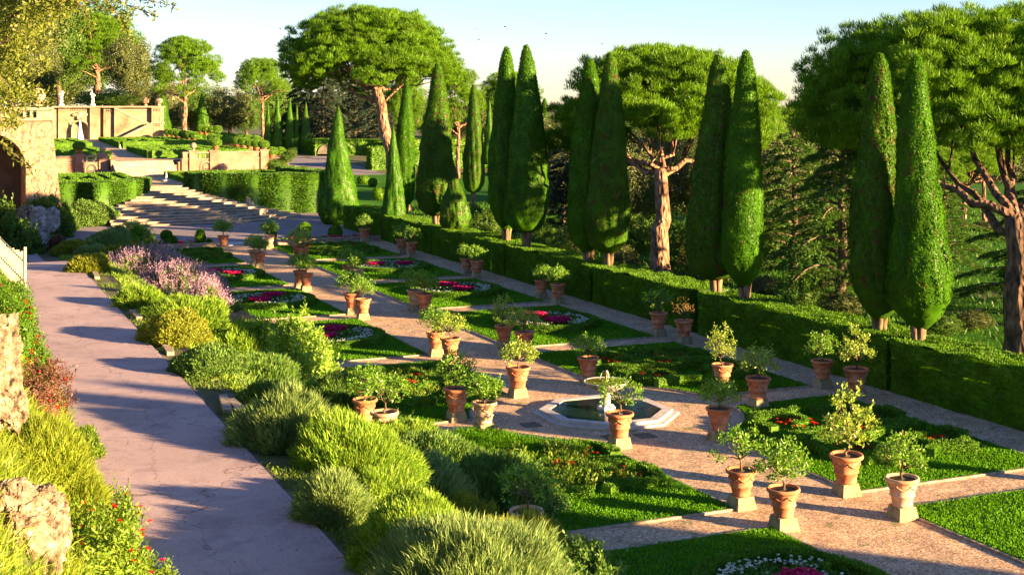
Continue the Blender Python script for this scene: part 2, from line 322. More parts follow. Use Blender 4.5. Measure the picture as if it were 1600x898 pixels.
    def mesh(s, name, smooth=False):
        V = np.vstack(s.v) if s.v else np.zeros((0, 3)); Q = np.vstack(s.q) if s.q else np.zeros((0, 4), int); T = np.vstack(s.t) if s.t else np.zeros((0, 3), int)
        me = bpy.data.meshes.new(name); me.vertices.add(len(V)); me.vertices.foreach_set('co', V.astype(np.float32).ravel())
        loops = np.concatenate([Q.ravel(), T.ravel()]).astype(np.int32)
        me.loops.add(len(loops)); me.loops.foreach_set('vertex_index', loops)
        st = np.concatenate([np.arange(len(Q)) * 4, len(Q) * 4 + np.arange(len(T)) * 3]).astype(np.int32)
        me.polygons.add(len(st)); me.polygons.foreach_set('loop_start', st)
        me.polygons.foreach_set('use_smooth', np.full(len(st), bool(smooth)))
        me.update(calc_edges=True); return me
    def build(s, name, mat, parent=None, smooth=False, loc=(0, 0, 0), rz=0):
        me = s.mesh(name, smooth); me.materials.append(mat)
        o = bpy.data.objects.new(name, me); C.objects.link(o); o.location = loc; o.rotation_euler = (0, 0, rz)
        if parent: o.parent = parent
        return o

def tag(o, label=None, cat=None, group=None, kind=None):
    if label: o['label'] = label
    if cat: o['category'] = cat
    if group: o['group'] = group
    if kind: o['kind'] = kind
    return o
def empty(name, loc=(0, 0, 0), rz=0.0, sc=1.0):
    o = bpy.data.objects.new(name, None); C.objects.link(o); o.location = loc; o.rotation_euler = (0, 0, rz)
    o.scale = (sc, sc, sc) if not isinstance(sc, tuple) else sc; o.empty_display_size = 0.2; return o
def dup(o, parent=None):
    c = o.copy(); C.objects.link(c)
    if parent: c.parent = parent
    for k in ('label', 'group', 'kind'):
        if k in c.keys() and not parent: del c[k]
    for ch in list(o.children): dup(ch, c)
    return c

# ------------------------------------------------------------------ terrain
def sstep(a, b, x):
    t = np.clip((x - a) / (b - a), 0, 1); return t * t * (3 - 2 * t)
def hgt(X, Y):
    X = np.asarray(X, float); Y = np.asarray(Y, float)
    zr = 2.5 * (1 - sstep(72, 104, Y))                       # level of the road terrace
    zl = zr * (1 - sstep(7.9, 12.6, X))                      # planted slope down to the garden
    bank = np.clip((3.3 - X) * 1.3, 0, 6.8) * (1 - 0.55 * sstep(90, 110, Y))
    base = zl + bank
    inter = (X > -60) & (X < 41)
    t1 = np.where((Y > 141.2) & inter, 2.8, 0)
    t2 = np.where((Y > 165.4) & inter, 4.4 + (Y - 165.4) * 0.018, t1)
    t2 = np.minimum(t2, 5.5)
    ter = np.where((Y > 133), t2, base)
    right = np.where((X >= 41), 0.0 + 3.0 * sstep(150, 240, Y), ter)
    z = np.where(Y > 133, right, base)
    z = np.where(Y > 229, np.where(X < 41, 5.5 + 4.8 * sstep(229, 235, Y) * (1 - sstep(35, 37, X)), 3.0), z)
    return z
def ray(x, y):
    a = (x - 800) / FP
    return np.array([DX + RX * a, DY + RY * a, -(y - HY) / FP])
def onground(x, y, dz=0.0):
    """world point of a place seen on the ground at that spot of the photograph"""
    r = ray(x, y); D = np.arange(8, 420, 0.1); P = r[None] * D[:, None] + np.array([0, 0, HC])
    hit = np.nonzero(P[:, 2] < hgt(P[:, 0], P[:, 1]) + dz)[0]
    i = hit[0] if len(hit) else len(D) - 1
    return P[i]
def atD(x, D, z=None):
    a = (x - 800) / FP; X = (DX + RX * a) * D; Y = (DY + RY * a) * D
    return np.array([X, Y, float(hgt(X, Y)) if z is None else z])

def grid_sheet(xs, ys, zoff=0.0, fn=hgt):
    X, Y = np.meshgrid(xs, ys); Z = fn(X, Y) + zoff
    V = np.stack([X, Y, Z], -1).reshape(-1, 3); n = len(xs); m = len(ys)
    i = np.arange(m - 1)[:, None] * n; j = np.arange(n - 1)[None]
    return V, np.stack([i + j, i + j + 1, i + n + j + 1, i + n + j], -1).reshape(-1, 4)
def sheet(name, xs, ys, zoff, mat, fn=hgt):
    V, Q = grid_sheet(np.array(xs), np.array(ys), zoff, fn); b = MB(); b.add(V, Q)
    o = b.build(name, mat, smooth=True); tag(o, kind='structure'); return o
xs = np.unique(np.r_[np.linspace(-3500, -80, 12), np.linspace(-80, -6, 20), np.linspace(-6, 14, 61), np.linspace(14, 44, 31), [40.9, 41.1], np.linspace(46, 150, 40), np.linspace(150, 4500, 14)])
ys = np.unique(np.r_[np.linspace(-600, -20, 8), np.linspace(-20, 20, 20), np.linspace(20, 141, 160), [141.15, 141.25, 165.3, 165.5], np.linspace(142, 260, 90), np.linspace(260, 6000, 16)])
def ghgt(X, Y):
    z = hgt(X, Y); n = sn(np.stack([X.ravel(), Y.ravel(), X.ravel() * 0], -1), 0.9, 5).reshape(X.shape) * 0.06
    gar = (X > 3) & (X < 41)
    return z + np.where(gar, 0, n) - np.where(gar & (Y < 133), 0.02, 0)
sheet('ground', xs, ys, 0.0, EARTH, ghgt)
sheet('gravel_path', np.linspace(12.7, 33.9, 4), np.linspace(8, 108.3, 4), 0.004, GRAVEL, lambda X, Y: X * 0)
def rx0(Y): return 3.45
sheet('road', np.linspace(3.4, 7.1, 8), np.linspace(6, 122, 160), 0.045, ROAD)
sheet('plaza', np.linspace(7.2, 36.8, 20), np.linspace(108.4, 141.1, 20), 0.05, PLAZA, lambda X, Y: X * 0)
# dirt gutter along the road
sheet('gutter', np.linspace(7.12, 8.1, 4), np.linspace(6, 104, 140), 0.02, DITCH, lambda X, Y: hgt(X, Y) - 0.10 * np.sin(np.clip((X - 7.12) / 0.98, 0, 1) * np.pi))

# ------------------------------------------------------------------ lawns
FX, FY = 22.05, 42.7
def inpoly(P, poly):
    x, y = P[:, 0], P[:, 1]; c = np.zeros(len(P), bool); n = len(poly)
    for i in range(n):
        x0, y0 = poly[i]; x1, y1 = poly[(i + 1) % n]
        if y0 == y1: continue
        k = ((y0 > y) != (y1 > y)) & (x < (x1 - x0) * (y - y0) / (y1 - y0) + x0); c ^= k
    return c
def lawn(poly, idx, dens, tall=None):
    poly = np.array(poly, float); b = MB(); b.prism(poly, 0.0, 0.06)
    root = b.build('lawn', LAWNM); tag(root, kind='structure')
    lo, hi = poly.min(0), poly.max(0); n = int((hi - lo).prod() * dens)
    r = np.random.default_rng(50 + idx); P = r.uniform(lo, hi, (n, 2)); P = P[inpoly(P, poly)]
    P3 = np.c_[P, np.full(len(P), 0.055)]
    D = np.c_[r.normal(size=(len(P), 2)) * 0.55, np.ones(len(P))]
    g = MB(); L = r.uniform(0.05, 0.10, len(P)) * (1 if dens > 150 else 1.4); g.leaves(P3, D, L, L * 0.45, r)
    if tall is not None:
        cx, cy, rxx, ryy, cnt, hh = tall
        a = r.uniform(0, 6.28, cnt); q = np.sqrt(r.uniform(0, 1, cnt)); T = np.c_[cx + rxx * q * np.cos(a), cy + ryy * q * np.sin(a), np.full(cnt, 0.05)]
        T = T[inpoly(T[:, :2], poly)]
        g.blades(T, np.c_[r.normal(size=(len(T), 2)) * 0.35, np.ones(len(T))], r.uniform(0.4, 1, len(T)) * hh, 0.03, 0.6, r)
    o = g.build('grass_blades', GRASS, root); tag(o, kind='stuff')
    e = MB(); cen = poly.mean(0)
    for i in range(len(poly)):
        p, q = poly[i], poly[(i + 1) % len(poly)]; d = q - p; l = np.linalg.norm(d)
        nn = np.array([d[1], -d[0]]) / l
        if np.dot((p + q) / 2 + nn - cen, nn) < 0: nn = -nn
        m = (p + q) / 2 + nn * 0.05
        e.box((m[0], m[1], 0.03), (l + 0.06, 0.07, 0.075), math.atan2(d[1], d[0]))
    e.build('edging', CURB, root)
    return root
ROWS = [(17.8, 29.4), (31.2, 41.9), (43.7, 54.2), (55.9, 66.6), (68.4, 79.1), (80.9, 91.6), (93.4, 103.6)]
def cutcorner(px, sgn_y, x0, x1, y0, y1, R_=4.9):
    """rectangle whose corner at the fountain is bitten out by a circle"""
    a0 = []
    pts = []
    th = np.linspace(0, 2 * np.pi, 721); c = np.c_[FX + R_ * np.cos(th), FY + R_ * np.sin(th)]
    ins = c[(c[:, 0] >= x0) & (c[:, 0] <= x1) & (c[:, 1] >= y0) & (c[:, 1] <= y1)]
    if len(ins) < 3: return [(x0, y0), (x1, y0), (x1, y1), (x0, y1)]
    ins = ins[::max(1, len(ins) // 12)]
    cor = [(x0, y0), (x1, y0), (x1, y1), (x0, y1)]
    out = []
    near = min(range(4), key=lambda i: (cor[i][0] - FX) ** 2 + (cor[i][1] - FY) ** 2)
    for i in range(4):
        if i != near: out.append(cor[i])
        else:
            prev = np.array(cor[i - 1]); seq = ins if np.linalg.norm(ins[0] - prev) < np.linalg.norm(ins[-1] - prev) else ins[::-1]
            out += [tuple(p) for p in seq]
    return out
k = 0
for (y0, y1) in ROWS:
    for side in (0, 1):
        x0, x1 = ((13.0, 20.0) if side == 0 else (24.1, 31.5))
        poly = cutcorner(None, 0, x0, x1, y0, y1)
        k += 1
        tall = None
        if side == 0 and abs(y0 - 31.2) < 0.1: tall = (17.6, 39.9, 2.9, 2.3, 15000, 0.36)
        lawn(poly, k, 420 if y0 < 45 else (260 if y0 < 70 else 130), tall)

# ------------------------------------------------------------------ clipped hedges
def hedge_box(b, lo, hi, dens, L=0.09, W=0.035, amp=0.05, seed=0, faces='xXyYZ'):
    """subdivided, slightly uneven box plus a fuzz of small leaves"""
    lo = np.array(lo, float); hi = np.array(hi, float); r = np.random.default_rng(seed)
    def face(o, u, v, n):
        lu, lv = np.linalg.norm(u), np.linalg.norm(v)
        nu, nv = max(2, int(lu / 0.4)), max(2, int(lv / 0.4))
        U, Vv = np.meshgrid(np.linspace(0, 1, nu + 1), np.linspace(0, 1, nv + 1))
        P = o + U[..., None] * u + Vv[..., None] * v; P = P.reshape(-1, 3)
        P = P + np.array(n) * (sn(P, 1.6, 3) * amp)[:, None] * 1.0
        i = np.arange(nv)[:, None] * (nu + 1); j = np.arange(nu)[None]
        b.add(P, np.stack([i + j, i + j + 1, i + nu + 2 + j, i + nu + 1 + j], -1).reshape(-1, 4))
        m = int(lu * lv * dens)
        if m:
            Q = o + r.uniform(0, 1, (m, 1)) * u + r.uniform(0, 1, (m, 1)) * v
            Q = Q + np.array(n) * (sn(Q, 1.6, 3) * amp - 0.01)[:, None]
            D = np.array(n) * 1.0 + r.normal(size=(m, 3)) * 0.75 + np.array([0, 0, 0.25])
            b.leaves(Q, D, r.uniform(0.5, 1.35, m) * L, r.uniform(0.7, 1.3, m) * W, r, np.tile(np.array(n, float), (m, 1)), .7)
    d = hi - lo; X, Y, Z = np.diag(d)
    if 'x' in faces: face(lo, Y, Z, (-1, 0, 0))
    if 'X' in faces: face(lo + X, Y, Z, (1, 0, 0))
    if 'y' in faces: face(lo, X, Z, (0, -1, 0))
    if 'Y' in faces: face(lo + Y, X, Z, (0, 1, 0))
    face(lo + Z, X, Y, (0, 0, 1))
    return b
HG = 'clipped hedge sections in a row behind the gravel path'
hb = MB(); hedge_box(hb, (33.8, -6.0, 0), (36.1, 6.0, 2.0), 620, 0.11, 0.035, 0.10, 11)
h0 = hb.mesh('clipped_hedge', True); h0.materials.append(HEDGE)
HSEG = [(30.2, 41.6), (41.95, 55.75), (56.6, 67.0), (67.4, 79.3), (79.7, 93.2), (93.6, 104.9), (105.3, 116.5)]
hw = ['nearest section of the long clipped hedge, at the right edge behind the lawn',
      'hedge section right of the paired pots with a lit cypress pair at its near end',
      'hedge section behind two pots left of the broad sunlit gap, in deep shade',
      'middle hedge section below the third pair of cypresses from the right',
      'hedge section with wide cypress pair trunks just behind its far end',
      'hedge section behind the far pots below the small teardrop cypress',
      'farthest section of the long clipped hedge beside the plaza']
for i, (a, c_) in enumerate(HSEG):
    o = bpy.data.objects.new('clipped_hedge', h0); C.objects.link(o); o.location = (0, (a + c_) / 2, 0); o.scale = (1, (c_ - a) / 12.0, 1)
    tag(o, hw[i], 'hedge', HG)

# ------------------------------------------------------------------ cypresses
PROF = {
 'bottle': [(0.0, 12.87), (0.11, 12.82), (0.22, 12.55), (0.36, 12.0), (0.49, 11.28), (0.58, 10.45), (0.67, 9.6), (0.74, 8.4), (0.81, 7.65), (0.96, 6.4), (1.17, 5.2), (1.28, 4.35), (1.23, 3.5), (0.87, 2.94), (0.42, 2.55), (0.25, 2.4)],
 'spindle': [(0.0, 12.9), (0.12, 12.84), (0.24, 12.55), (0.38, 12.0), (0.5, 11.0), (0.66, 9.8), (0.78, 8.4), (0.86, 7.2), (0.93, 5.8), (0.98, 4.6), (0.93, 3.6), (0.66, 2.95), (0.38, 2.6), (0.22, 2.4)],
 'broad': [(0.0, 12.9), (0.13, 12.84), (0.25, 12.55), (0.40, 12.0), (0.55, 11.0), (0.72, 9.8), (0.88, 8.4), (1.0, 7.2), (1.13, 5.8), (1.24, 4.6), (1.25, 3.7), (1.05, 3.0), (0.7, 2.65), (0.3, 2.5)],
 'cone': [(0.0, 12.9), (0.22, 12.4), (0.45, 11.4), (0.8, 9.6), (1.15, 7.7), (1.45, 5.8), (1.78, 3.9), (2.05, 2.2), (2.15, 1.0), (1.9, 0.25), (1.5, 0.0)],
 'teardrop': [(0.0, 12.9), (0.3, 12.3), (0.62, 11.2), (1.0, 9.9), (1.6, 8.4), (2.15, 6.9), (2.4, 5.6), (2.2, 4.4), (1.5, 3.5), (0.6, 3.0), (0.4, 2.8)],
}
CYM = {}
def cypress_mesh(kind, mat, seed, n=34000):
    key = (kind, mat.name, seed)
    if key in CYM: return CYM[key]
    pr = np.array(PROF[kind]); z = np.linspace(pr[0, 1] - 0.02, pr[-1, 1], 90); rr = np.interp(-z, -pr[:, 1], pr[:, 0])
    def dsp(V):
        rad = np.hypot(V[:, 0], V[:, 1]); q = V * np.array([1, 1, 0.35])
        a = 1 + 0.10 * sn(q, 2.2, seed) * np.clip(rad, 0, 1) + 0.09 * sn(V * np.array([1, 1, 0.22]), 6, seed + 1)
        W = V.copy(); W[:, 0] *= a; W[:, 1] *= a; W[:, 0] += 0.10 * np.sin(V[:, 2] * 0.35 + seed); return W
    b = MB(); b.lathe(np.c_[rr, z], 56, disp=dsp)
    r = np.random.default_rng(seed); zz = r.uniform(pr[-1, 1], pr[0, 1], n * 3); ri = np.interp(-zz, -pr[:, 1], pr[:, 0])
    keep = r.uniform(0, ri.max() + 0.15, n * 3) < ri + 0.12; zz = zz[keep][:n]; ri = ri[keep][:n]; m = len(zz)
    th = r.uniform(0, 6.2832, m); P = dsp(np.c_[ri * np.cos(th), ri * np.sin(th), zz]); nr = np.c_[np.cos(th), np.sin(th), np.zeros(m)]
    P = P - nr * r.uniform(0.0, 0.05, m)[:, None]
    D = nr * 0.30 + np.array([0, 0, 1.0]) + r.normal(size=(m, 3)) * 0.24
    b.leaves(P, D, r.uniform(0.08, 0.19, m), r.uniform(0.03, 0.06, m), r, nr, 0.24)
    me = b.mesh('crown', True); me.materials.append(mat)
    t = MB(); z0 = pr[-1, 1] + 0.25
    for q in range(5):
        a = q * 1.26 + seed; t.tube([(0.13 * math.cos(a), 0.13 * math.sin(a), 0), (0.10 * math.cos(a), 0.10 * math.sin(a), z0 * 0.6), (0.3 * math.cos(a), 0.3 * math.sin(a), z0 + 0.5)], [0.16, 0.13, 0.10], 8)
    tm = t.mesh('trunk', True); tm.materials.append(BARKC)
    CYM[key] = (me, tm); return CYM[key]
def cypress(X, Y, top, kind, label, sw=1.0, mat=None, seed=1, group='clipped cypresses along the hedge', z=None, n=34000):
    mat = mat or CYP; me, tm = cypress_mesh(kind, mat, seed, n)
    zb = float(hgt(X, Y)) if z is None else z
    s = (top - zb) / 12.9
    root = empty('cypress_tree', (X, Y, zb), random.uniform(-0.4, 0.4), (sw, sw, s)); tag(root, label, 'cypress', group)
    for nm, m_ in (('crown', me), ('trunk', tm)):
        o = bpy.data.objects.new(nm, m_); C.objects.link(o); o.parent = root
    return root
cypress(34.9, 41.4, 12.9, 'bottle', 'bright green bottle-shaped cypress, right one of the rightmost pair', 1.0, CYP, 1, n=52000)
cypress(34.8, 43.6, 13.0, 'spindle', 'slimmer brown-flecked cypress, left one of the rightmost pair', 1.05, CYP2, 2, n=46000)
cypress(34.9, 53.5, 13.5, 'spindle', 'slim dark cypress right of the second pair from the right', 1.02, CYP, 3, n=46000)
cypress(34.8, 55.8, 13.4, 'broad', 'shaded cypress with a brown patch, left of the second pair from the right', 1.08, CYP2, 4, n=46000)
cypress(35.1, 67.6, 13.9, 'broad', 'sunlit cypress with rusty flecks left of the big gnarled pine trunk', 1.0, CYP2, 4)
cypress(34.7, 69.4, 13.6, 'spindle', 'narrow cypress tucked behind the left shoulder of the rusty flecked one', 1.15, CYP, 3)
cypress(35.0, 78.9, 14.8, 'broad', 'tallest cypress, half in shade, with forked trunk above the hedge middle', 1.12, CYP, 5)
cypress(34.8, 81.7, 14.8, 'spindle', 'dark slender cypress pressed against the left of the tallest one', 1.1, CYP, 2)
cypress(35.0, 91.9, 6.8, 'teardrop', 'small teardrop cypress with dead brown side, shortest on the hedge', 0.46, CYP2, 6)
cypress(34.8, 95.1, 14.1, 'broad', 'broad sunlit cypress behind the small teardrop one', 1.15, CYP2, 4)
cypress(34.8, 105.3, 9.3, 'cone', 'short dark cypress in front of the leaning pine trunk', 0.50, CYP, 7)
cypress(36.6, 107.6, 13.0, 'spindle', 'straight cypress right of the leaning pine trunk', 0.95, CYP, 3)
cypress(34.6, 121.0, 10.9, 'cone', 'wide cone-shaped cypress standing at the corner of the plaza', 0.86, CYP, 8)
cypress(48.4, 121.8, 13.0, 'broad', 'pale cypress standing alone between the two broad hedge cypresses', 0.85, CYP2, 5)
cypress(69.0, 150.0, 11.8, 'spindle', 'thin far cypress peeping out right of the tallest cypress', 0.95, CYP2, 2)
cypress(57.5, 112.5, 12.4, 'spindle', 'yellowish cypress half hidden behind the right side of the tallest one', 1.0, CYP2, 3)
# neighbours of the row outside the picture: they cast the bands of shade over path and road
for (X, Y, t_) in ((34.9, 24.6, 10.6), (34.8, 33.9, 10.9)):
    cypress(X, Y, t_, 'spindle', 'clipped cypress beyond the right edge of the photo, ' + {25: 'second', 34: 'first'}[round(Y)] + ' past the frame', 1.05, CYP, 2)
# far avenue
FAV = 'far cypresses left of the tall dark hedge'
for (x, yb, yt, wpx, lb) in ((419, 214, 162, 16, 'far shaded cypress just right of the slender two-stemmed pine'), (434, 236, 148, 19, 'far cypress with brown edge, tallest of the distant avenue row'),
                        (453, 234, 153, 20, 'far cypress with lit upper half, second in the distant avenue row'), (464, 228, 163, 13, 'thinnest cypress of the distant avenue row'),
                        (478, 224, 160, 21, 'fully sunlit far cypress at the corner of the tall dark hedge')):
    D = 232.0; p = atD(x, D); zb = HC - D * (yb - HY) / FP; zt = HC - D * (yt - HY) / FP
    cypress(p[0], p[1], zt, 'cone', lb, wpx * D / FP / 4.3, CYP if x < 470 else CYP2, 8, FAV, z=min(zb, float(p[2])))
p = atD(316, 250); cypress(p[0], p[1], 13.3, 'cone', 'bushy cone cypress between two umbrella pines behind the terrace', 0.82, CYP, 7, 'background cypresses', z=4.0)
p = atD(254, 245); cypress(p[0], p[1], 12.8, 'spindle', 'dark cypress behind the right end of the terrace wall', 1.5, CYP, 2, 'background cypresses', z=4.0)
p = atD(765, 205); cypress(p[0], p[1], 11.8, 'cone', 'distant conical cypress seen over the tall hedge', 0.5, CYP, 8, 'background cypresses', z=2.0)

# ------------------------------------------------------------------ crowns, pines, oaks, cedars
def clumps(b, Cn, r, n, L, W, up=0.5, rnd=0.6, rg=None, shell=0.35, squash=1.0, gc=None):
    """n leaves round each clump centre"""
    rg = rg or rng; m = len(Cn); r = np.broadcast_to(r, (m,))
    d = nrm(rg.normal(size=(m, n, 3))); d[..., 2] *= squash
    rad = r[:, None, None] * (rg.uniform(shell, 1, (m, n, 1)))
    P = (Cn[:, None] + d * rad).reshape(-1, 3); d = d.reshape(-1, 3)
    D = d * 0.5 + np.array([0, 0, up]) + rg.normal(size=d.shape) * rnd
    NN = d
    if gc is not None: NN = nrm(d * 0.6 + nrm(np.repeat(Cn - np.array(gc), n, 0)) * 1.0)
    b.leaves(P, D, rg.uniform(0.6, 1.3, len(P)) * L, rg.uniform(0.7, 1.3, len(P)) * W, rg, NN, 0.5)
def wig(a, b, n, amp, rg):
    a = np.array(a, float); b = np.array(b, float); t = np.linspace(0, 1, n)[:, None]; P = a + (b - a) * t
    P[1:-1] += rg.normal(size=(n - 2, 3)) * amp; return P
def pine_meshes(seed, H=14.0, fork=7.0, R_=7.0, thick=3.0, lean=(0, 0), tr=0.55, nl=46, needle=0.26, cl=26, per=34, low=0.0, tufts=0.42, ff=0.6, bark=None, nlimb=11):
    """umbrella pine: forked trunk, limbs, and a domed crown built of needle tufts grouped in pads"""
    rg = np.random.default_rng(seed); cz = H - thick; cx, cy = lean
    pads = []
    ga = 2.39996
    for i in range(nl):
        q = math.sqrt((i + 0.5) / nl); a = i * ga + rg.uniform(-0.2, 0.2); rho = q * R_ * 0.86
        z = cz + (thick * 0.80) * math.sqrt(max(0, 1 - (q * 0.97) ** 2)) + rg.uniform(-0.2, 0.2) * thick * 0.2
        if q > 0.72: z -= rg.uniform(0, 1) * low
        if i % 3 == 2 and q < 0.85: z -= thick * rg.uniform(0.2, 0.42)
        pads.append((cx + rho * math.cos(a), cy + rho * math.sin(a), z, R_ * rg.uniform(0.21, 0.29) * (1.0 if q < 0.8 else 0.85)))
    crown = MB(); Cn = []; rr = []; Pc = []
    for (x, y, z, pr) in pads:
        d = nrm(rg.normal(size=(cl, 3))); d[:, 2] = d[:, 2] * 0.7 + 0.18
        Cn.append(np.array([x, y, z]) + d * pr * np.array([1, 1, 0.8]) * rg.uniform(0.82, 1.05, (cl, 1)))
        Pc.append(np.tile([x, y, z - pr * 0.3], (cl, 1)))
    Cn = np.vstack(Cn); Pc = np.vstack(Pc); m = len(Cn)
    d = nrm(rg.normal(size=(m, per, 3))); d[..., 2] = np.abs(d[..., 2]) * 1.0 - 0.25
    P = (Cn[:, None] + d * tufts * R_ / 7 * rg.uniform(0.1, 0.8, (m, per, 1))).reshape(-1, 3); d = d.reshape(-1, 3)
    cn_ = nrm(np.repeat(Cn - Pc, per, 0)); cn_[:, 2] += 0.25
    crown.leaves(P, d * 0.7 + np.array([0, 0, 0.95]) + rg.normal(size=d.shape) * 0.3, rg.uniform(0.6, 1.25, len(P)) * needle, rg.uniform(0.018, 0.034, len(P)) * needle / 0.26, rg, nrm(cn_ + 0.8 * d), 0.8)
    me = crown.mesh('crown'); me.materials.append(PINE)
    t = MB(); F = np.array([lean[0] * ff, lean[1] * ff, fork]); tp = wig((0, 0, -0.3), F, 9, tr * 0.16, rg)
    s = np.linspace(0, 1, 9); t.tube(tp, tr * (1.25 - 0.45 * s + 0.35 * np.exp(-s * 9) + rg.uniform(-0.05, 0.05, 9)), 12)
    order = rg.permutation(nl)[: min(nl, nlimb)]
    for i, kx in enumerate(order):
        x, y, z, pr = pads[kx]; e = np.array([x, y, z - pr * 0.35]); st = tp[-1 - (i % 2)] if i % 3 else tp[-1]
        mid = st + (e - st) * np.array([0.5, 0.5, 0.36]); pth = np.vstack([wig(st, mid, 5, 0.16, rg), wig(mid, e, 5, 0.16, rg)[1:]])
        t.tube(pth, np.linspace(tr * (0.36 if i < 7 else 0.22), 0.05, len(pth)), 7)
        for _ in range(1):
            qn = pth[rg.integers(3, 7)]; e2 = e + rg.normal(size=3) * np.array([1.2, 1.2, 0.3]); t.tube(wig(qn, e2, 4, 0.1, rg), np.linspace(0.07, 0.03, 4), 5)
    tm = t.mesh('trunk', True); tm.materials.append(bark or BARK)
    return me, tm
def place_tree(name, me, tm, loc, label, cat, group, rz=0.0, sc=1.0):
    root = empty(name, loc, rz, sc); tag(root, label, cat, group)
    for nm, m_ in (('crown', me), ('trunk', tm)):
        o = bpy.data.objects.new(nm, m_); C.objects.link(o); o.parent = root
    return root
PG = 'umbrella pines'
ma, ta = pine_meshes(21, 14.4, 7.0, 7.4, 5.4, (3.2, 5.6), 0.50, 66, 0.34, 46, 120, 2.2, 0.5, 0.3)
p = atD(1032, 81); place_tree('stone_pine', ma, ta, (p[0], p[1], 0), 'stone pine with gnarled knobbly trunk behind the hedge in the middle', 'pine tree', PG)
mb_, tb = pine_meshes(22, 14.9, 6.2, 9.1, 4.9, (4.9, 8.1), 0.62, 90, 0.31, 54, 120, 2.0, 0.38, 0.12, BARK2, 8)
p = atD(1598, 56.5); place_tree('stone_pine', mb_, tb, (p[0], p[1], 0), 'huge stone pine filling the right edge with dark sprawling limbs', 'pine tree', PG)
mc, tc = pine_meshes(23, 20.8, 12.6, 9.6, 7.0, (-3.0, 2.0), 0.62, 84, 0.42, 44, 100, 2.2, 0.42, 0.8)
place_tree('stone_pine', mc, tc, (45.0, 133.0, 0), 'tall leaning stone pine with broad domed crown, highest against the sky', 'pine tree', PG)
md, td = pine_meshes(24, 15.0, 6.5, 6.2, 6.2, (0.5, 0), 0.40, 60, 0.40, 36, 36, 3.0, 0.5)
me_, te = pine_meshes(25, 14.2, 8.0, 6.9, 4.4, (0.3, 0.2), 0.38, 56, 0.38, 36, 36, 2.0, 0.5)
def pine_at(x, D, ytop, widpx, z, label, me=md, tm=td, H0=15.0, R0=6.2, rz=0.0):
    p = atD(x, D); zt = HC - D * (ytop - HY) / FP; s = widpx * D / FP / (2 * R0 * 1.05); hs = (zt - z) / H0
    return place_tree('stone_pine', me, tm, (p[0], p[1], z), label, 'pine tree', PG, rz, (s, s, hs))
pine_at(288, 225, 57, 125, 4.6, 'round-headed stone pine right of the terrace wall', rz=1.0)
pine_at(411, 245, 95, 92, 4.2, 'slender stone pine with a two-stemmed trunk left of the avenue cypresses', me_, te, 14.2, 6.9, rz=2.2)
pine_at(715, 190, 104, 90, 1.0, 'mid-sized stone pine between the leaning pine and the tallest cypress', rz=0.4)
pine_at(800, 215, 116, 110, 1.0, 'flat-topped pine behind the tallest cypress', me_, te, 14.2, 6.9, rz=3.0)
pine_at(633, 178, 96, 70, 0.5, 'thin-trunked pine standing behind the leaning stone pine', rz=4.0)
pine_at(1172, 104, 128, 128, 0, 'yellow-green stone pine right of the second cypress pair', me_, te, 14.2, 6.9, rz=1.8)
pine_at(1240, 140, 163, 80, 0, 'small far pine dipping towards the horizon gap', rz=2.8)
pine_at(1505, 121, 205, 130, 0, 'far pine with bare pink trunk behind the lawn, left of two', rz=5.0)
pine_at(1538, 124, 200, 120, 0, 'far pine with bare leaning pink trunk behind the lawn, right of two', me_, te, 14.2, 6.9, rz=0.7)
pine_at(1465, 118, 228, 90, 0, 'far low pine seen between the rightmost cypress and the big limbs', rz=0.7)
pine_at(150, 262, 22, 150, 9.0, 'dark pine rising above the holm oaks behind the statues', rz=0.7)

def oak_mesh(seed, H, R_, mat, nc=420, per=44, leaf=0.24, zsq=0.85, trunk=True, base=0.25):
    rg = np.random.default_rng(seed); b = MB(); cz = H * (0.5 + base / 2); rz_ = H * (0.5 - base / 2)
    d = nrm(rg.normal(size=(nc, 3))); lob = 1 + 0.22 * sn(d, 2.4, seed) + 0.12 * sn(d, 6, seed + 2)
    Cn = np.array([0, 0, cz]) + d * lob[:, None] * np.array([R_, R_, rz_]) * rg.uniform(0.75, 1.0, (nc, 1))
    cr = R_ * rg.uniform(0.10, 0.19, nc)
    clumps(b, Cn, cr, per, leaf, leaf * 0.5, 0.25, 0.7, rg, 0.3, 1.0, (0, 0, cz))
    b.ball((0, 0, cz), (R_ * 0.6, R_ * 0.6, rz_ * 0.62), 22, 14, 0.22, 2.4, seed)
    me = b.mesh('crown'); me.materials.append(mat)
    t = MB(); t.tube(wig((0, 0, -0.3), (0, 0, cz), 5, 0.12, rg), np.linspace(R_ * 0.09, R_ * 0.05, 5), 9)
    tm = t.mesh('trunk', True); tm.materials.append(BARKD); return me, tm
OK = [oak_mesh(31, 10, 5.0, OAK), oak_mesh(32, 10, 5.0, OAKG), oak_mesh(33, 10, 5.0, OAK, 360, 50, 0.26), oak_mesh(34, 4, 2.2, OAKG, 260, 40, 0.16, base=0.0), oak_mesh(35, 4, 2.2, OAK, 260, 40, 0.15, base=0.0)]
def oak_at(kind, x, D, ytop, widpx, z, label, name='holm_oak', cat='tree', group='background trees beyond the garden', rz=None):
    me, tm = OK[kind]; H0, R0 = (10, 5.0) if kind < 3 else (4, 2.2)
    p = atD(x, D); zt = HC - D * (ytop - HY) / FP; s = widpx * D / FP / (2 * R0 * 1.08)
    return place_tree(name, me, tm, (p[0], p[1], z), label, cat, group, random.uniform(0, 6) if rz is None else rz, (s, s, (zt - z) / (H0 * 1.02)))
oak_at(0, 203, 243, 50, 92, 9.0, 'brown-green round holm oak behind the second statue')
oak_at(0, 20, 250, -60, 190, 9.0, 'huge holm oak at the far left behind the arch')
oak_at(1, 92, 258, -10, 120, 9.0, 'green oak behind the first statue')
oak_at(2, 55, 240, 60, 90, 8.5, 'lower oak in front of the tall trees at left')
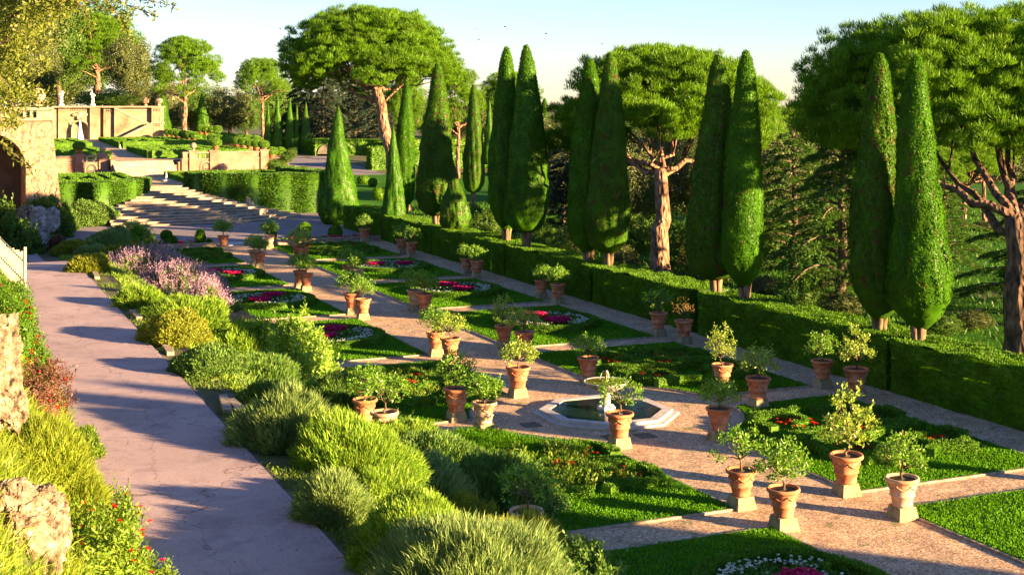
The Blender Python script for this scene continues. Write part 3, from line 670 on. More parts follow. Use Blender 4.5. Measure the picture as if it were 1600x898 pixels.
oak_at(1, 150, 285, -6, 150, 9.0, 'shaded oak between the holm oak and the green oak')
oak_at(1, 165, 236, 140, 120, 9.5, 'low bushy laurel behind the two statues', 'laurel_bush', 'bush')
oak_at(2, 225, 252, 130, 50, 9.0, 'small bush right of the round holm oak')
oak_at(2, 358, 262, 138, 82, 3.5, 'round grey-green holm oak between the two pines')
oak_at(1, 300, 300, 128, 120, 3.5, 'dull green tree behind the round-headed pine')
oak_at(0, 262, 275, 120, 60, 3.5, 'shaded tree right of the wall balls')
oak_at(1, 430, 300, 122, 110, 3.0, 'light green tree behind the two-stemmed pine')
oak_at(1, 385, 290, 150, 70, 3.0, 'low green tree left of the two-stemmed pine trunk')
oak_at(0, 560, 310, 150, 120, 2.0, 'dull tree far behind the weeping cedars')
oak_at(1, 640, 300, 140, 110, 2.0, 'green tree far behind the leaning pine trunk')
oak_at(0, 700, 280, 168, 110, 2.0, 'brown tree far behind the straight cypress')
oak_at(2, 760, 270, 150, 100, 2.0, 'grey-green tree left of the tallest cypress')
oak_at(0, 830, 150, 172, 90, 0, 'dark tree right of the tallest cypress')
oak_at(2, 880, 120, 178, 90, 0, 'dark oak filling the gap behind the slender cypress')
oak_at(0, 985, 105, 215, 120, 0, 'holm oak behind the gnarled pine, left side')
oak_at(2, 1085, 108, 232, 110, 0, 'holm oak behind the gnarled pine, right side')
oak_at(0, 1030, 150, 190, 170, 0, 'wide dark oak far behind the gnarled pine')
oak_at(0, 1215, 100, 205, 120, 0, 'brown-green holm oak left of the drooping cedar')
oak_at(2, 1255, 125, 188, 110, 0, 'holm oak just below the horizon gap')
oak_at(1, 1330, 150, 190, 150, 0, 'green tree hidden behind the rightmost cypresses')
oak_at(0, 1420, 160, 195, 140, 0, 'dark oak behind the far bare pine trunks')
oak_at(2, 1490, 170, 240, 160, 0, 'dark oak mass beyond the sloping lawn, left')
oak_at(0, 1575, 165, 225, 150, 0, 'dark oak mass beyond the sloping lawn, right')
for i, (x, D, yt, wd) in enumerate(((60, 320, 40, 260), (260, 330, 150, 260), (480, 340, 150, 260), (720, 330, 158, 260), (960, 240, 182, 240), (1150, 230, 186, 200), (1300, 240, 187, 200), (1500, 260, 185, 260), (1640, 230, 170, 220))):
    oak_at(i % 3, x, D, yt, wd, 0.0 if x > 800 else 2.0, 'distant belt tree ' + ['at the far left above the arch', 'behind the potted balls of the terrace', 'behind the weeping cedars', 'behind the pale lone cypress', 'behind the slender middle cypress', 'behind the second cypress pair', 'behind the drooping cedar', 'behind the rightmost cypress pair', 'beyond the right edge behind the big pine'][i], 'distant_tree')
def cedar_meshes(seed, H, R_, mat, nb=60, droop=0.5, leaf=0.16, per=220, zmin=1.2):
    rg = np.random.default_rng(seed); b = MB(); t = MB()
    t.tube(wig((0, 0, -0.3), (0, 0, H), 8, 0.06, rg), np.linspace(0.34, 0.05, 8), 9)
    for i in range(nb):
        u = (i + 0.5) / nb; z = zmin + (H - zmin - 0.3) * u; l = R_ * (1 - 0.8 * u) * rg.uniform(0.6, 1.1); a = i * 2.4 + rg.uniform(-0.4, 0.4)
        dr = np.array([math.cos(a), math.sin(a), 0]); s = np.linspace(0, 1, 7)[:, None]
        P = np.array([0, 0, z]) + dr * l * s + np.array([0, 0, 1]) * (0.18 * l * np.sin(s * 2.2) - droop * l * 0.45 * s ** 2.2)
        t.tube(P, np.linspace(0.07 + 0.03 * (1 - u), 0.015, 7), 5)
        n = int(per * l / R_ * 1.2) + 30; q = rg.uniform(0.12, 1.0, n) ** 0.8; k = np.clip((q * 6).astype(int), 0, 5); f = (q * 6 - k)[:, None]
        B = P[k] * (1 - f) + P[k + 1] * f; sd = np.array([-dr[1], dr[0], 0]); off = rg.uniform(-1, 1, n); wdt = l * 0.34 * (1.15 - q) + 0.15
        B = B + sd * (off * wdt)[:, None]; B[:, 2] -= np.abs(off) * wdt * 0.25
        # hanging sprays of several small leaves
        m = 9; PP = np.repeat(B, m, 0); dz = np.tile(np.linspace(0, 1, m), n) * np.repeat(rg.uniform(0.1, 0.6, n), m); PP = PP + rg.normal(size=PP.shape) * 0.04
        PP[:, 2] -= dz * droop; PP += dr * (dz * 0.3)[:, None]
        D = np.repeat((dr + sd * 0.8 * np.sign(off)[:, None]), m, 0) + rg.normal(size=PP.shape) * 0.5 - np.array([0, 0, 0.3])
        b.leaves(PP, D, rg.uniform(0.6, 1.3, len(PP)) * leaf, rg.uniform(0.03, 0.05, len(PP)) * leaf / 0.16, rg)
    me = b.mesh('crown'); me.materials.append(mat); tm = t.mesh('trunk', True); tm.materials.append(BARKD); return me, tm
c1_ = cedar_meshes(41, 10.6, 5.6, CEDAR, 46, 0.55, 0.20, 150)
# low bushes behind the hedge
BG_ = 'bushes behind the long hedge'
for (kd, x, D, yt, wd, lb) in ((3, 858, 90, 350, 66, 'round bright shrub behind the hedge, left of the slender cypress'), (4, 905, 100, 330, 60, 'dull shrub behind the slender cypress'), (3, 985, 95, 330, 80, 'yellowish shrub left of the gnarled pine trunk'),
                         (3, 1065, 88, 345, 70, 'light shrub right of the gnarled pine trunk'), (4, 1090, 82, 375, 60, 'dark low shrub under the second cypress pair'), (3, 760, 105, 325, 70, 'light shrub between the pale cypress and the tallest one'),
                         (3, 830, 130, 310, 70, 'shrub in the gap right of the tallest cypress'), (3, 1010, 110, 290, 90, 'tall shrub behind the gnarled pine, left'), (4, 1150, 95, 350, 60, 'dull shrub between the second cypress pair'),
                         (4, 1520, 92, 450, 42, 'grey olive bush on the sloping lawn'), (4, 1560, 110, 370, 60, 'silver olive bush farther up the sloping lawn'), (4, 1545, 118, 345, 60, 'silver bush under the two far pine trunks'),
                         (3, 735, 112, 318, 50, 'low light shrub at the foot of the pale cypress'), (3, 1205, 90, 300, 70, 'sunlit shrub left of the drooping cedar'), (4, 1245, 105, 330, 80, 'dull shrub behind the drooping cedar'), (3, 1350, 100, 380, 110, 'shrub between cedar and rightmost cypresses'),
                         (3, 1570, 75, 505, 70, 'low weedy shrub left of the big pine trunk'), (4, 1270, 80, 420, 90, 'dark shrub under the drooping cedar')):
    oak_at(kd, x, D, yt, wd, 0, lb, 'shrub', 'shrub', BG_)
for (kd, x, D, yt, wd, lb) in ((4, 1195, 76, 430, 70, 'low dark shrub behind the hedge right of the second cypress pair'), (3, 1250, 72, 440, 80, 'low green shrub under the left boughs of the drooping cedar'), (4, 1310, 69, 452, 80, 'low dark shrub at the drooping cedar foot'),
                         (3, 1475, 64, 492, 60, 'low green shrub right of the bottle-shaped cypress'), (4, 1520, 66, 486, 70, 'dark shrub in front of the grey olive bush'), (3, 1095, 80, 405, 70, 'low green shrub behind the shaded cypress trunk'),
                         (4, 1225, 96, 330, 90, 'dark shrub high behind the cedar, left'), (4, 1290, 98, 318, 110, 'dark shrub high behind the cedar, middle'), (4, 1360, 96, 330, 100, 'dark shrub high behind the cedar, right'), (4, 1150, 84, 390, 60, 'dark shrub between the trunks of the second cypress pair'), (4, 975, 84, 385, 60, 'dark shrub right of the rusty flecked cypress trunk')):
    oak_at(kd, x, D, yt, wd, 0, lb, 'shrub', 'shrub', BG_)
p = atD(1240, 84); place_tree('cedar_tree', *c1_, (p[0], p[1], 0), 'shaded cedar left of and behind the drooping one', 'cedar', 'cedars', 1.0, (0.95, 0.95, 0.9))

c1 = c1_
c2 = cedar_meshes(42, 15.5, 6.5, CEDARB, 52, 0.9, 0.34, 110, 2.0)
CG = 'cedars'
p = atD(1315, 72); place_tree('cedar_tree', *c1, (p[0], p[1], 0), 'drooping cedar with layered branches between the two rightmost cypress pairs', 'cedar', CG)
p = atD(1640, 70); place_tree('cedar_tree', *c1, (p[0], p[1], 0), 'cedar whose drooping boughs enter from the right edge over the lawn', 'cedar', CG, 2.0, (1.15, 1.15, 0.75))
p = atD(1475, 86); place_tree('cedar_tree', *c1, (p[0], p[1], 0), 'low cedar behind the rightmost bottle-shaped cypress', 'cedar', CG, 4.0, (0.8, 0.8, 0.62))
for (x, D, H_, lb) in ((470, 262, 1.0, 'dark blue cedar above the distant avenue cypresses'), (505, 250, 1.15, 'tall dark blue weeping cedar behind the cone cypress'), (555, 255, 1.12, 'weeping cedar with bare limbs under the domed pine crown'), (590, 240, 0.95, 'bluish cedar left of the leaning pine trunk'), (528, 270, 1.25, 'dark cedar rearmost in the shaded cedar clump'), (905, 108, 0.62, 'blue-green cedar low between the two middle cypress pairs')):
    p = atD(x, D); place_tree('cedar_tree', *c2, (p[0], p[1], 3.0 if D > 200 else 0.0), lb, 'cedar', CG, random.uniform(0, 6), (1.05, 1.05, H_ * 0.95))
# trees outside the right edge whose shade falls across the garden
cypress(46.0, -6.5, 15.5, 'broad', 'tall cypress far beyond the right edge, nearer one of two', 1.7, CYP, 5, 'cypresses outside the picture')
cypress(49.2, -7.2, 15.5, 'broad', 'tall cypress far beyond the right edge, farther one of two', 1.5, CYP, 5, 'cypresses outside the picture')
# meadow beyond the hedge
rg = np.random.default_rng(88); n = 60000
X = rg.uniform(36.5, 110, n); Y = rg.uniform(30, 140, n); o = MB()
o.leaves(np.c_[X, Y, hgt(X, Y)], np.c_[rg.normal(size=(n, 2)) * 0.5, np.ones(n)], rg.uniform(0.2, 0.5, n), rg.uniform(0.05, 0.12, n), rg)
g_ = o.build('meadow_grass', MEADOW); tag(g_, 'sunlit meadow grass beyond the long hedge', 'grass', kind='stuff')
b = MB(); V, Q = grid_sheet(np.linspace(36.3, 140, 30), np.linspace(20, 150, 30), 0.03, lambda X, Y: hgt(X, Y)); b.add(V, Q); tag(b.build('meadow', LAWNM, smooth=True), kind='structure')
#==PART2==
# ------------------------------------------------------------------ potted lemon trees on stone plinths
def pot_mesh(mat, seed):
    b = MB(); b.lathe([(0.0, 0.0), (0.265, 0.0), (0.275, 0.05), (0.262, 0.07), (0.30, 0.26), (0.335, 0.28), (0.335, 0.31), (0.315, 0.33), (0.365, 0.60), (0.385, 0.63), (0.44, 0.66), (0.455, 0.70), (0.44, 0.75), (0.40, 0.755), (0.375, 0.72), (0.36, 0.66), (0.0, 0.66)], 30)
    m = b.mesh('pot', True); m.materials.append(mat)
    f = MB()
    for q in range(6):      # garlands hung round the body, rosette between
        a0 = q * math.pi / 3 + seed; t = np.linspace(0, 1, 7); a = a0 + t * math.pi / 3; z = 0.565 - 0.10 * np.sin(t * math.pi); rr = 0.318 + (z - 0.33) * 0.185 + 0.012
        f.tube(np.c_[rr * np.cos(a), rr * np.sin(a), z], 0.012 + 0.012 * np.sin(t * math.pi), 6)
        f.ball((0.368 * math.cos(a0), 0.368 * math.sin(a0), 0.565), 0.033, 8, 6)
    f.lathe([(0.350, 0.583), (0.366, 0.585), (0.372, 0.60), (0.352, 0.602)], 24, cap=False)
    for q in range(0): f.ball((0.30 * math.cos(q * 2.1 + seed), 0.30 * math.sin(q * 2.1 + seed), 0.17), (0.03, 0.03, 0.045), 8, 6)
    fm = f.mesh('garland', True); fm.materials.append(mat); return m, fm
POTS = [pot_mesh(TERRA, 0.2), pot_mesh(TERRAW, 0.9)]
b = MB(); b.lathe([(0.0, 0.64), (0.372, 0.66), (0.372, 0.685), (0.0, 0.70)], 20, cap=False); SOILM = b.mesh('soil', True); SOILM.materials.append(SOIL)
def lemon_mesh(seed, mat, nends=26, per=30, wide=0.55, tall=0.75, open_=0.17, leaf=0.105):
    nends = int(nends * 1.35); per = int(per * 1.1); wide *= 1.22; tall *= 1.28; open_ *= 1.12
    rg = np.random.default_rng(seed); t = MB(); f = MB(); top = np.array([rg.uniform(-.05, .05), rg.uniform(-.05, .05), 0.69 + 0.32])
    t.tube(wig((0, 0, 0.66), top, 5, 0.02, rg), np.linspace(0.035, 0.026, 5), 7)
    E = []
    for i in range(nends):
        a = i * 2.4 + rg.uniform(-.4, .4); q = math.sqrt((i + 0.7) / nends); h = rg.uniform(0.25, 1.0) * tall * math.sqrt(max(0.15, 1.12 - q * q))
        e = top + np.array([math.cos(a) * q * wide, math.sin(a) * q * wide, h - 0.05]); E.append(e)
        if i % 2 == 0: t.tube(wig(top, e, 5, 0.03, rg), np.linspace(0.019, 0.006, 5), 5)
    E = np.array(E); clumps(f, E, rg.uniform(0.7, 1.3, nends) * open_, per, leaf, leaf * 0.5, 0.35, 0.6, rg, 0.2)
    # long shoots
    for i in range(7):
        e = E[rg.integers(nends)]; d = nrm(np.array([rg.normal() * .5, rg.normal() * .5, 1.0])); P = e + d * np.linspace(0, 0.32, 9)[:, None]
        f.leaves(P, d + rg.normal(size=(9, 3)) * 0.7, leaf, leaf * 0.45, rg)
    a_ = f.mesh('crown'); a_.materials.append(mat); c_ = t.mesh('trunk', True); c_.materials.append(BARKD); return a_, c_
LEM = [lemon_mesh(61, LEMON), lemon_mesh(62, LEMON, 30, 34, 0.6, 0.7), lemon_mesh(63, LEMONY, 24, 26, 0.5, 0.95, 0.15), lemon_mesh(64, LEMON, 20, 22, 0.62, 0.8, 0.15),
       lemon_mesh(65, LEMONR, 14, 9, 0.5, 0.75, 0.12, 0.08), lemon_mesh(66, LEMONY, 26, 34, 0.6, 0.6), lemon_mesh(67, LEMON, 30, 40, 0.5, 0.55, 0.18)]
b = MB(); b.box((0, 0, 0.17), (0.62, 0.62, 0.36), 0, 0.8); PLM = b.mesh('plinth'); PLM.materials.append(PLINTH)
GP = 'lemon trees in terracotta pots'; GL = 'stone plinths under the lemon pots'
def potted(X, Y, var, where, sc=1.0, pot=0, psc=1.0, ph=1.0):
    z = 0.0
    pl = bpy.data.objects.new('stone_plinth', PLM); C.objects.link(pl); pl.location = (X, Y, z); pl.rotation_euler = (0, 0, random.uniform(-.08, .08)); pl.scale = (1, 1, 1.0)
    tag(pl, 'stone plinth under pot ' + where, 'plinth', GL)
    rt = empty('potted_lemon_tree', (X, Y, z + 0.352), random.uniform(0, 6.28), psc * random.uniform(.94, 1.06)); rt.rotation_euler[0] = random.uniform(-.025, .025); rt.rotation_euler[1] = random.uniform(-.02, .02); tag(rt, 'lemon pot ' + where, 'potted tree', GP)
    m, fm = POTS[pot]
    p_ = bpy.data.objects.new('pot', m); C.objects.link(p_); p_.parent = rt
    g = bpy.data.objects.new('garland', fm); C.objects.link(g); g.parent = p_
    s_ = bpy.data.objects.new('soil', SOILM); C.objects.link(s_); s_.parent = rt
    cr, tr = LEM[var]
    for nm, mm in (('crown', cr), ('trunk', tr)):
        o = bpy.data.objects.new(nm, mm); C.objects.link(o); o.parent = rt
        k = sc; o.scale = (k, k, k * ph); o.location = (0, 0, 0.66 * (1 - k * ph))
ordw = {'53': 'first pair past the fountain', '66': 'second pair past the fountain', '79': 'third pair past the fountain', '91': 'fourth pair past the fountain'}
for side, XX, lst in (('left of main path', 20.4, [(29.3, 0, 'nearer of the pair closest to camera', 1.1, 0), (31.3, 3, 'farther of the pair closest to camera', 1.05, 0), (38.4, 3, 'in front of the octagonal pool', 0.95, 0), (46.6, 5, 'just behind the pool', 0.9, 0),
                        (53.8, 5, 'nearer of ' + ordw['53'], 1.0, 0), (55.6, 1, 'farther of ' + ordw['53'], 1.0, 0), (66.5, 0, 'nearer of ' + ordw['66'], 1.0, 0), (68.5, 1, 'farther of ' + ordw['66'], 1.1, 0),
                        (78.0, 6, 'nearer of ' + ordw['79'], 1.0, 0), (79.5, 1, 'farther of ' + ordw['79'], 1.0, 0), (90.3, 6, 'nearer of ' + ordw['91'], 1.0, 0), (91.8, 5, 'farther of ' + ordw['91'], 1.0, 1), (102.7, 6, 'at its far end by the plaza', 1.15, 0)]),
                      ('right of main path', 23.7, [(28.8, 0, 'nearer of the pair closest to camera', 0.95, 1), (31.2, 2, 'farther of the pair closest to camera', 1.15, 0), (37.9, 1, 'right of the octagonal pool', 0.9, 0), (47.5, 1, 'just behind the fountain bowl', 0.85, 0),
                        (53.7, 5, 'nearer of ' + ordw['53'], 0.9, 0), (56.0, 2, 'farther of ' + ordw['53'], 0.9, 0), (66.7, 6, 'nearer of ' + ordw['66'], 1.1, 0), (68.3, 1, 'farther of ' + ordw['66'], 1.05, 1),
                        (78.9, 6, 'nearer of ' + ordw['79'], 1.0, 1), (80.8, 1, 'farther of ' + ordw['79'], 1.0, 0), (91.9, 5, 'nearer of ' + ordw['91'], 1.1, 0), (93.4, 5, 'farther of ' + ordw['91'], 1.1, 0), (102.2, 6, 'at its far end by the plaza', 1.15, 1)])):
    for (YY, v, wd, sc_, pm) in lst: potted(XX - (0.08 if side[0] == 'l' else -0.05), YY, v, side + ', ' + wd, sc_, pm)
for (YY, v, wd, pm) in ((41.3, 2, 'before the hedge, right one of the rightmost pair', 0), (43.4, 0, 'before the hedge, left one of the rightmost pair', 0), (53.9, 4, 'before the hedge with nearly bare reddish twigs', 0), (56.3, 3, 'before the hedge, beside the bare withered one', 0),
                    (67.6, 6, 'before the hedge, nearer of the pair under the slender cypress', 0), (69.8, 6, 'before the hedge, farther of the pair under the slender cypress', 0), (79.7, 6, 'before the hedge, nearer of the pair under the tallest cypress', 0), (81.5, 6, 'before the hedge, farther of the pair under the tallest cypress', 0),
                    (92.4, 3, 'before the hedge, nearer of the pair under the teardrop cypress', 0), (94.7, 0, 'before the hedge, farther of the pair under the teardrop cypress', 0), (104.0, 0, 'before the hedge, single one nearest the plaza', 0)):
    potted(31.9, YY, v, wd, 0.95, pm)
for (XX, YY, v, wd, pm) in ((16.8, 43.9, 0, 'on the cross path left of the pool, farther one', 0), (17.0, 41.8, 6, 'on the cross path left of the pool, nearer one', 1), (27.9, 44.3, 2, 'on the cross path right of the pool, farther one', 0), (27.6, 41.4, 5, 'on the cross path right of the pool, nearer one', 0),
                        (13.4, 30.2, 3, 'half hidden behind the yellow-green shrub in front', 1), (13.4, 41.5, 3, 'with only its pale rim showing above the shrubs', 1), (13.45, 43.8, 0, 'behind the pale rim among the shrubs', 0)):
    potted(XX, YY, v, wd, 1.0, pm)

# ------------------------------------------------------------------ flower beds
def hpath(b, pts, wd, z0, z1, dens, L=0.085, W=0.035, closed=False, seed=0, amp=0.02):
    """clipped hedge of rectangular section along a polyline, with leaf fuzz"""
    P = np.array(pts, float); r = np.random.default_rng(seed)
    if closed: P = np.vstack([P, P[:1]])
    # resample
    sg = np.linalg.norm(np.diff(P, axis=0), axis=1); cum = np.r_[0, np.cumsum(sg)]; st = max(0.18, wd * 0.6); n = max(3, int(cum[-1] / st) + 1)
    s = np.linspace(0, cum[-1], n); Q = np.c_[np.interp(s, cum, P[:, 0]), np.interp(s, cum, P[:, 1])]
    tg = nrm(np.gradient(Q, axis=0)); nn = np.c_[-tg[:, 1], tg[:, 0]]; wv = wd / 2 * (1 + amp * 4 * np.sin(s * 2.1 + seed))
    A = Q + nn * wv[:, None]; B = Q - nn * wv[:, None]; zt = z1 + amp * np.sin(s * 1.7 + seed * 2)
    V = np.concatenate([np.c_[A, np.full(n, z0)], np.c_[A, zt], np.c_[B, zt], np.c_[B, np.full(n, z0)]])
    i = np.arange(n - 1); Qd = np.concatenate([np.stack([k * n + i, k * n + i + 1, (k + 1) * n + i + 1, (k + 1) * n + i], -1) for k in range(3)])
    Qd = np.vstack([Qd, [[0, n, 2 * n, 3 * n], [n - 1, 4 * n - 1, 3 * n - 1, 2 * n - 1]]]); b.add(V, Qd)
    H_ = z1 - z0; tot = cum[-1]
    for kind, area in (('t', tot * wd), ('a', tot * H_), ('b', tot * H_)):
        m = int(area * dens)
        if m < 1: continue
        ss = r.uniform(0, cum[-1], m); qx = np.c_[np.interp(ss, s, Q[:, 0]), np.interp(ss, s, Q[:, 1])]; nx = nrm(np.c_[np.interp(ss, s, nn[:, 0]), np.interp(ss, s, nn[:, 1])])
        if kind == 't': pp = np.c_[qx + nx * r.uniform(-.5, .5, (m, 1)) * wd, np.full(m, z1 - 0.02) + amp * np.sin(ss * 1.7 + seed * 2)]; dr = np.tile([0, 0, 1.0], (m, 1))
        else:
            sg_ = 1 if kind == 'a' else -1; pp = np.c_[qx + nx * sg_ * wd * 0.49, r.uniform(z0, z1, m)]; dr = np.c_[nx * sg_, np.full(m, 0.3)]
        b.leaves(pp, dr * .6 + np.array([0, 0, .4]) + r.normal(size=(m, 3)) * 0.6, r.uniform(.6, 1.3, m) * L, r.uniform(.7, 1.3, m) * W, r, dr, .6)
    return b
def circ(cx, cy, r0, a0=0.0, a1=2 * math.pi, n=48, ry=None):
    a = np.linspace(a0, a1, n); return np.c_[cx + r0 * np.cos(a), cy + (ry or r0) * np.sin(a)]
def flowers(b, P, size, rg):
    """little upright rosettes of petals"""
    m = len(P); k = 5; PP = np.repeat(P, k, 0); a = np.tile(np.arange(k) * 6.283 / k, m) + np.repeat(rg.uniform(0, 6, m), k)
    D = np.c_[np.cos(a), np.sin(a), np.full(len(a), 0.55)] + rg.normal(size=(len(a), 3)) * 0.15
    b.leaves(PP, D, size, size * 0.9, rg)
def spread(cx, cy, r0, r1, n, rg, z=0.22, a0=0, a1=6.283, ry=1.0):
    a = rg.uniform(a0, a1, n); q = np.sqrt(rg.uniform(r0 * r0, r1 * r1, n)); return np.c_[cx + q * np.cos(a), cy + q * np.sin(a) * ry, z + rg.uniform(-0.05, 0.07, n)]
def circle_bed(cx, cy, label, seed, near=1.0, single=False):
    rg = np.random.default_rng(seed); root = empty('flower_bed', (cx, cy, 0.055), 0, (0.86, 0.86, 1) if single else 1.0); tag(root, label, 'flower bed', 'round flower beds in the lawns')
    d = 900 * near
    b = MB(); ring = circ(0, 0, 2.45, ry=2.6); hpath(b, ring[:-1], 0.36, 0, 0.30, d, closed=True, seed=seed); b.build('hedge_ring', BOX, root)
    b = MB(); ph = seed * 1.3
    for q in range(2):
        a = ph + q * math.pi; c_ = np.array([math.cos(a), math.sin(a)]) * 1.05
        sp = np.linspace(0, 1, 40); ang = a + 0.6 + sp * 5.2; rr = 1.05 - 0.72 * sp
        hpath(b, np.c_[c_[0] + rr * np.cos(ang), c_[1] + rr * np.sin(ang)], 0.22, 0, 0.27, d, seed=seed + q)
    b.build('scroll_hedge', BOX, root)
    b = MB(); P = spread(0, 0, 0.2, 2.25, int(1500 * near), rg, 0.06); b.leaves(P, np.c_[rg.normal(size=(len(P), 2)) * .8, np.ones(len(P))], 0.13, 0.06, rg); b.build('foliage', ROSED, root)
    b = MB(); flowers(b, np.vstack([spread(0, 0, 1.55, 2.15, 150, rg, 0.26, ph + 0.4, ph + 2.9), spread(0, 0, 1.6, 2.15, 130, rg, 0.26, ph + 3.4, ph + 6.0), spread(0, 0, 0.2, 1.5, 60, rg, 0.26)]), 0.06, rg); b.build('white_flowers', WHITEF, root)
    b = MB(); P = np.vstack([spread(math.cos(ph + q * math.pi + .3) * (0.95 - single * .75), math.sin(ph + q * math.pi + .3) * (0.95 - single * .75), 0, 0.62, 190, rg, 0.30) for q in range(2)]); P[:, 2] += 0.06; flowers(b, P, 0.10, rg); b.build('pink_flowers', PINKF, root)
def scroll_bed(cx, cy, label, seed, wild=False, hx=2.7, hy=3.3, hk=1.0):
    rg = np.random.default_rng(seed); root = empty('parterre', (cx, cy, 0.055)); tag(root, label, 'parterre', 'scrollwork parterres with red flowers')
    b = MB(); d = 900; k = 0
    def add(p, wd=0.30, h=0.33): 
        nonlocal k; k += 1; hpath(b, p, wd * .85, 0, h * .92 * hk, d, seed=seed + k)
    for sx_ in (-1, 1):
        for sy_ in (-1, 1):
            c0, c1 = sx_ * hx * 0.55, sy_ * hy * 0.55
            sp = np.linspace(0, 1, 34); ang = (0 if sx_ > 0 else math.pi) + sy_ * sx_ * (sp * 5.4 - 0.3); rr = 1.15 - 0.85 * sp
            add(np.c_[c0 + rr * np.cos(ang) * 1.0, c1 + rr * np.sin(ang) * 1.15], 0.26)
            add([(sx_ * 0.35, sy_ * hy * 0.12), (sx_ * hx * 0.5, sy_ * hy * 0.10), (sx_ * hx * 0.95, sy_ * hy * 0.05)], 0.3)
            add([(sx_ * 0.2, sy_ * hy * 0.98), (sx_ * 0.75, sy_ * hy * 0.86), (sx_ * hx * 0.8, sy_ * hy * 0.95)], 0.34)
            add([(sx_ * hx * 0.97, sy_ * hy * 0.3), (sx_ * hx * 1.0, sy_ * hy * 0.62)], 0.38, 0.36)
    add(circ(0, 0, 0.72), 0.26, 0.36)
    b.build('scroll_hedge', BOX, root)
    b = MB(); P = np.c_[rg.uniform(-hx, hx, 1500), rg.uniform(-hy, hy, 1500), np.full(1500, 0.03)]; P = P[sn(P * np.array([1, 1, 0]), 1.2, seed) > -0.15]
    b.leaves(P, np.c_[rg.normal(size=(len(P), 2)) * .7, np.ones(len(P))], 0.16, 0.05, rg); b.build('foliage', FERN if wild else ROSED, root)
    b = MB(); P = np.vstack([spread(sx_ * hx * .48, sy_ * hy * .52, 0, 0.75, 36, rg, 0.20) for sx_ in (-1, 1) for sy_ in (-1, 1)] + [spread(0, 0, 0, .4, 30, rg, .25)]); flowers(b, P, 0.06, rg); b.build('red_flowers', REDF, root)
    if wild:
        b = MB(); P = np.c_[rg.uniform(-hx * .9, hx * .6, 130), rg.uniform(-hy * .9, hy * .9, 130), np.zeros(130)]
        Cn = P + np.array([0, 0, 0.22]); clumps(b, Cn, 0.22, 26, 0.14, 0.05, 0.8, 0.6, rg); b.build('overgrowth', FERN, root)
for (YY, lw, rw) in ((61.2, 'large round bed with long arc of white flowers, left lawn before the pale shrub', 'round bed ringed by dark box behind the paired pots, right lawn'),
                     (73.8, 'round bed with pink clump and white drift, left lawn, third from plaza', 'round bed in deep shade below the hedge middle, right lawn'),
                     (86.2, 'round bed right behind the mauve lavender, left lawn', 'small far round bed with two bright pink clumps, right lawn')):
    circle_bed(17.0, YY, lw, int(YY), 1.0); circle_bed(28.2, YY, rw, int(YY) + 3, 1.0)
circle_bed(17.7, 25.0, 'round bed of white flowers with pink centre, cut by the bottom edge', 5, 1.5, True)
scroll_bed(28.0, 48.9, 'angular shaded parterre behind the fountain bowl, right lawn', 71)
scroll_bed(28.2, 36.4, 'shaded parterre with red flowers behind the rightmost pots', 72)
scroll_bed(17.0, 49.2, 'overgrown parterre with red flowers left of the pool', 73, True)
scroll_bed(17.2, 36.2, 'long-grown parterre in the lawn in front of the pool', 74, True, 2.3, 2.6, .8)
scroll_bed(17.0, 98.6, 'far parterre at the plaza end, left lawn', 75, hx=2.6)
scroll_bed(28.0, 98.6, 'far parterre at the plaza end, right lawn', 76, hx=2.6)

# ------------------------------------------------------------------ fountain
def octagon(r, ry=None): return [(r / math.cos(math.pi / 8) * math.cos(math.pi / 8 + i * math.pi / 4), (ry or r) / math.cos(math.pi / 8) * math.sin(math.pi / 8 + i * math.pi / 4)) for i in range(8)]
def ring(b, ro, ri, z0, z1):
    O = np.array(octagon(ro)); I = np.array(octagon(ri)); n = 8
    V = np.vstack([np.c_[O, np.full(n, z0)], np.c_[O, np.full(n, z1)], np.c_[I, np.full(n, z1)], np.c_[I, np.full(n, z0)]])
    i = np.arange(n); j = (i + 1) % n; b.add(V, np.vstack([np.stack([k * n + i, k * n + j, (k + 1) * n + j, (k + 1) * n + i], -1) for k in range(3)]))
ft = empty('octagonal_fountain', (FX, FY, 0.005)); tag(ft, 'octagonal marble pool with raised round bowl and bronze spout', 'fountain')
b = MB(); ring(b, 2.42, 2.2, 0, 0.09); ring(b, 2.205, 1.86, -0.0, 0.19); b.build('basin_kerb', MARBLE, ft)
b = MB(); b.prism(octagon(1.87), 0.02, 0.165); b.build('pool_water', WATER, ft)
b = MB(); b.lathe([(0.30, 0.1), (0.32, 0.22), (0.20, 0.26), (0.17, 0.34), (0.15, 0.75), (0.20, 0.80)], 20); pd_ = b.build('pedestal', MARBLE, ft, True)
b = MB()
for q in range(6): b.ball((0.22 * math.cos(q * 1.05), 0.22 * math.sin(q * 1.05), 0.22), (0.12, 0.12, 0.11), 12, 9, 0.3, 3, q)
b.build('carved_shells', STATUE, pd_, True)
b = MB(); b.lathe([(0.14, 0.78), (0.35, 0.84), (0.62, 0.98), (0.77, 1.12), (0.81, 1.15), (0.80, 1.18), (0.765, 1.18), (0.70, 1.12), (0.0, 1.05)], 36, cap=False); b.build('bowl', MARBLE, ft, True)
b = MB(); b.lathe([(0.0, 1.16), (0.775, 1.16)], 32, cap=False); b.build('bowl_water', solid('algae_water', [(0.3, (0.10, 0.12, 0.01)), (0.7, (0.20, 0.20, 0.03))], 2, 0.08, 0.2, 14, 0.01, spec=0.6), ft, True)
b = MB(); b.lathe([(0.09, 1.1), (0.09, 1.2), (0.05, 1.24), (0.04, 1.45), (0.055, 1.5), (0.03, 1.56), (0.0, 1.58)], 12); b.build('spout', BRONZE, ft, True)
b = MB()
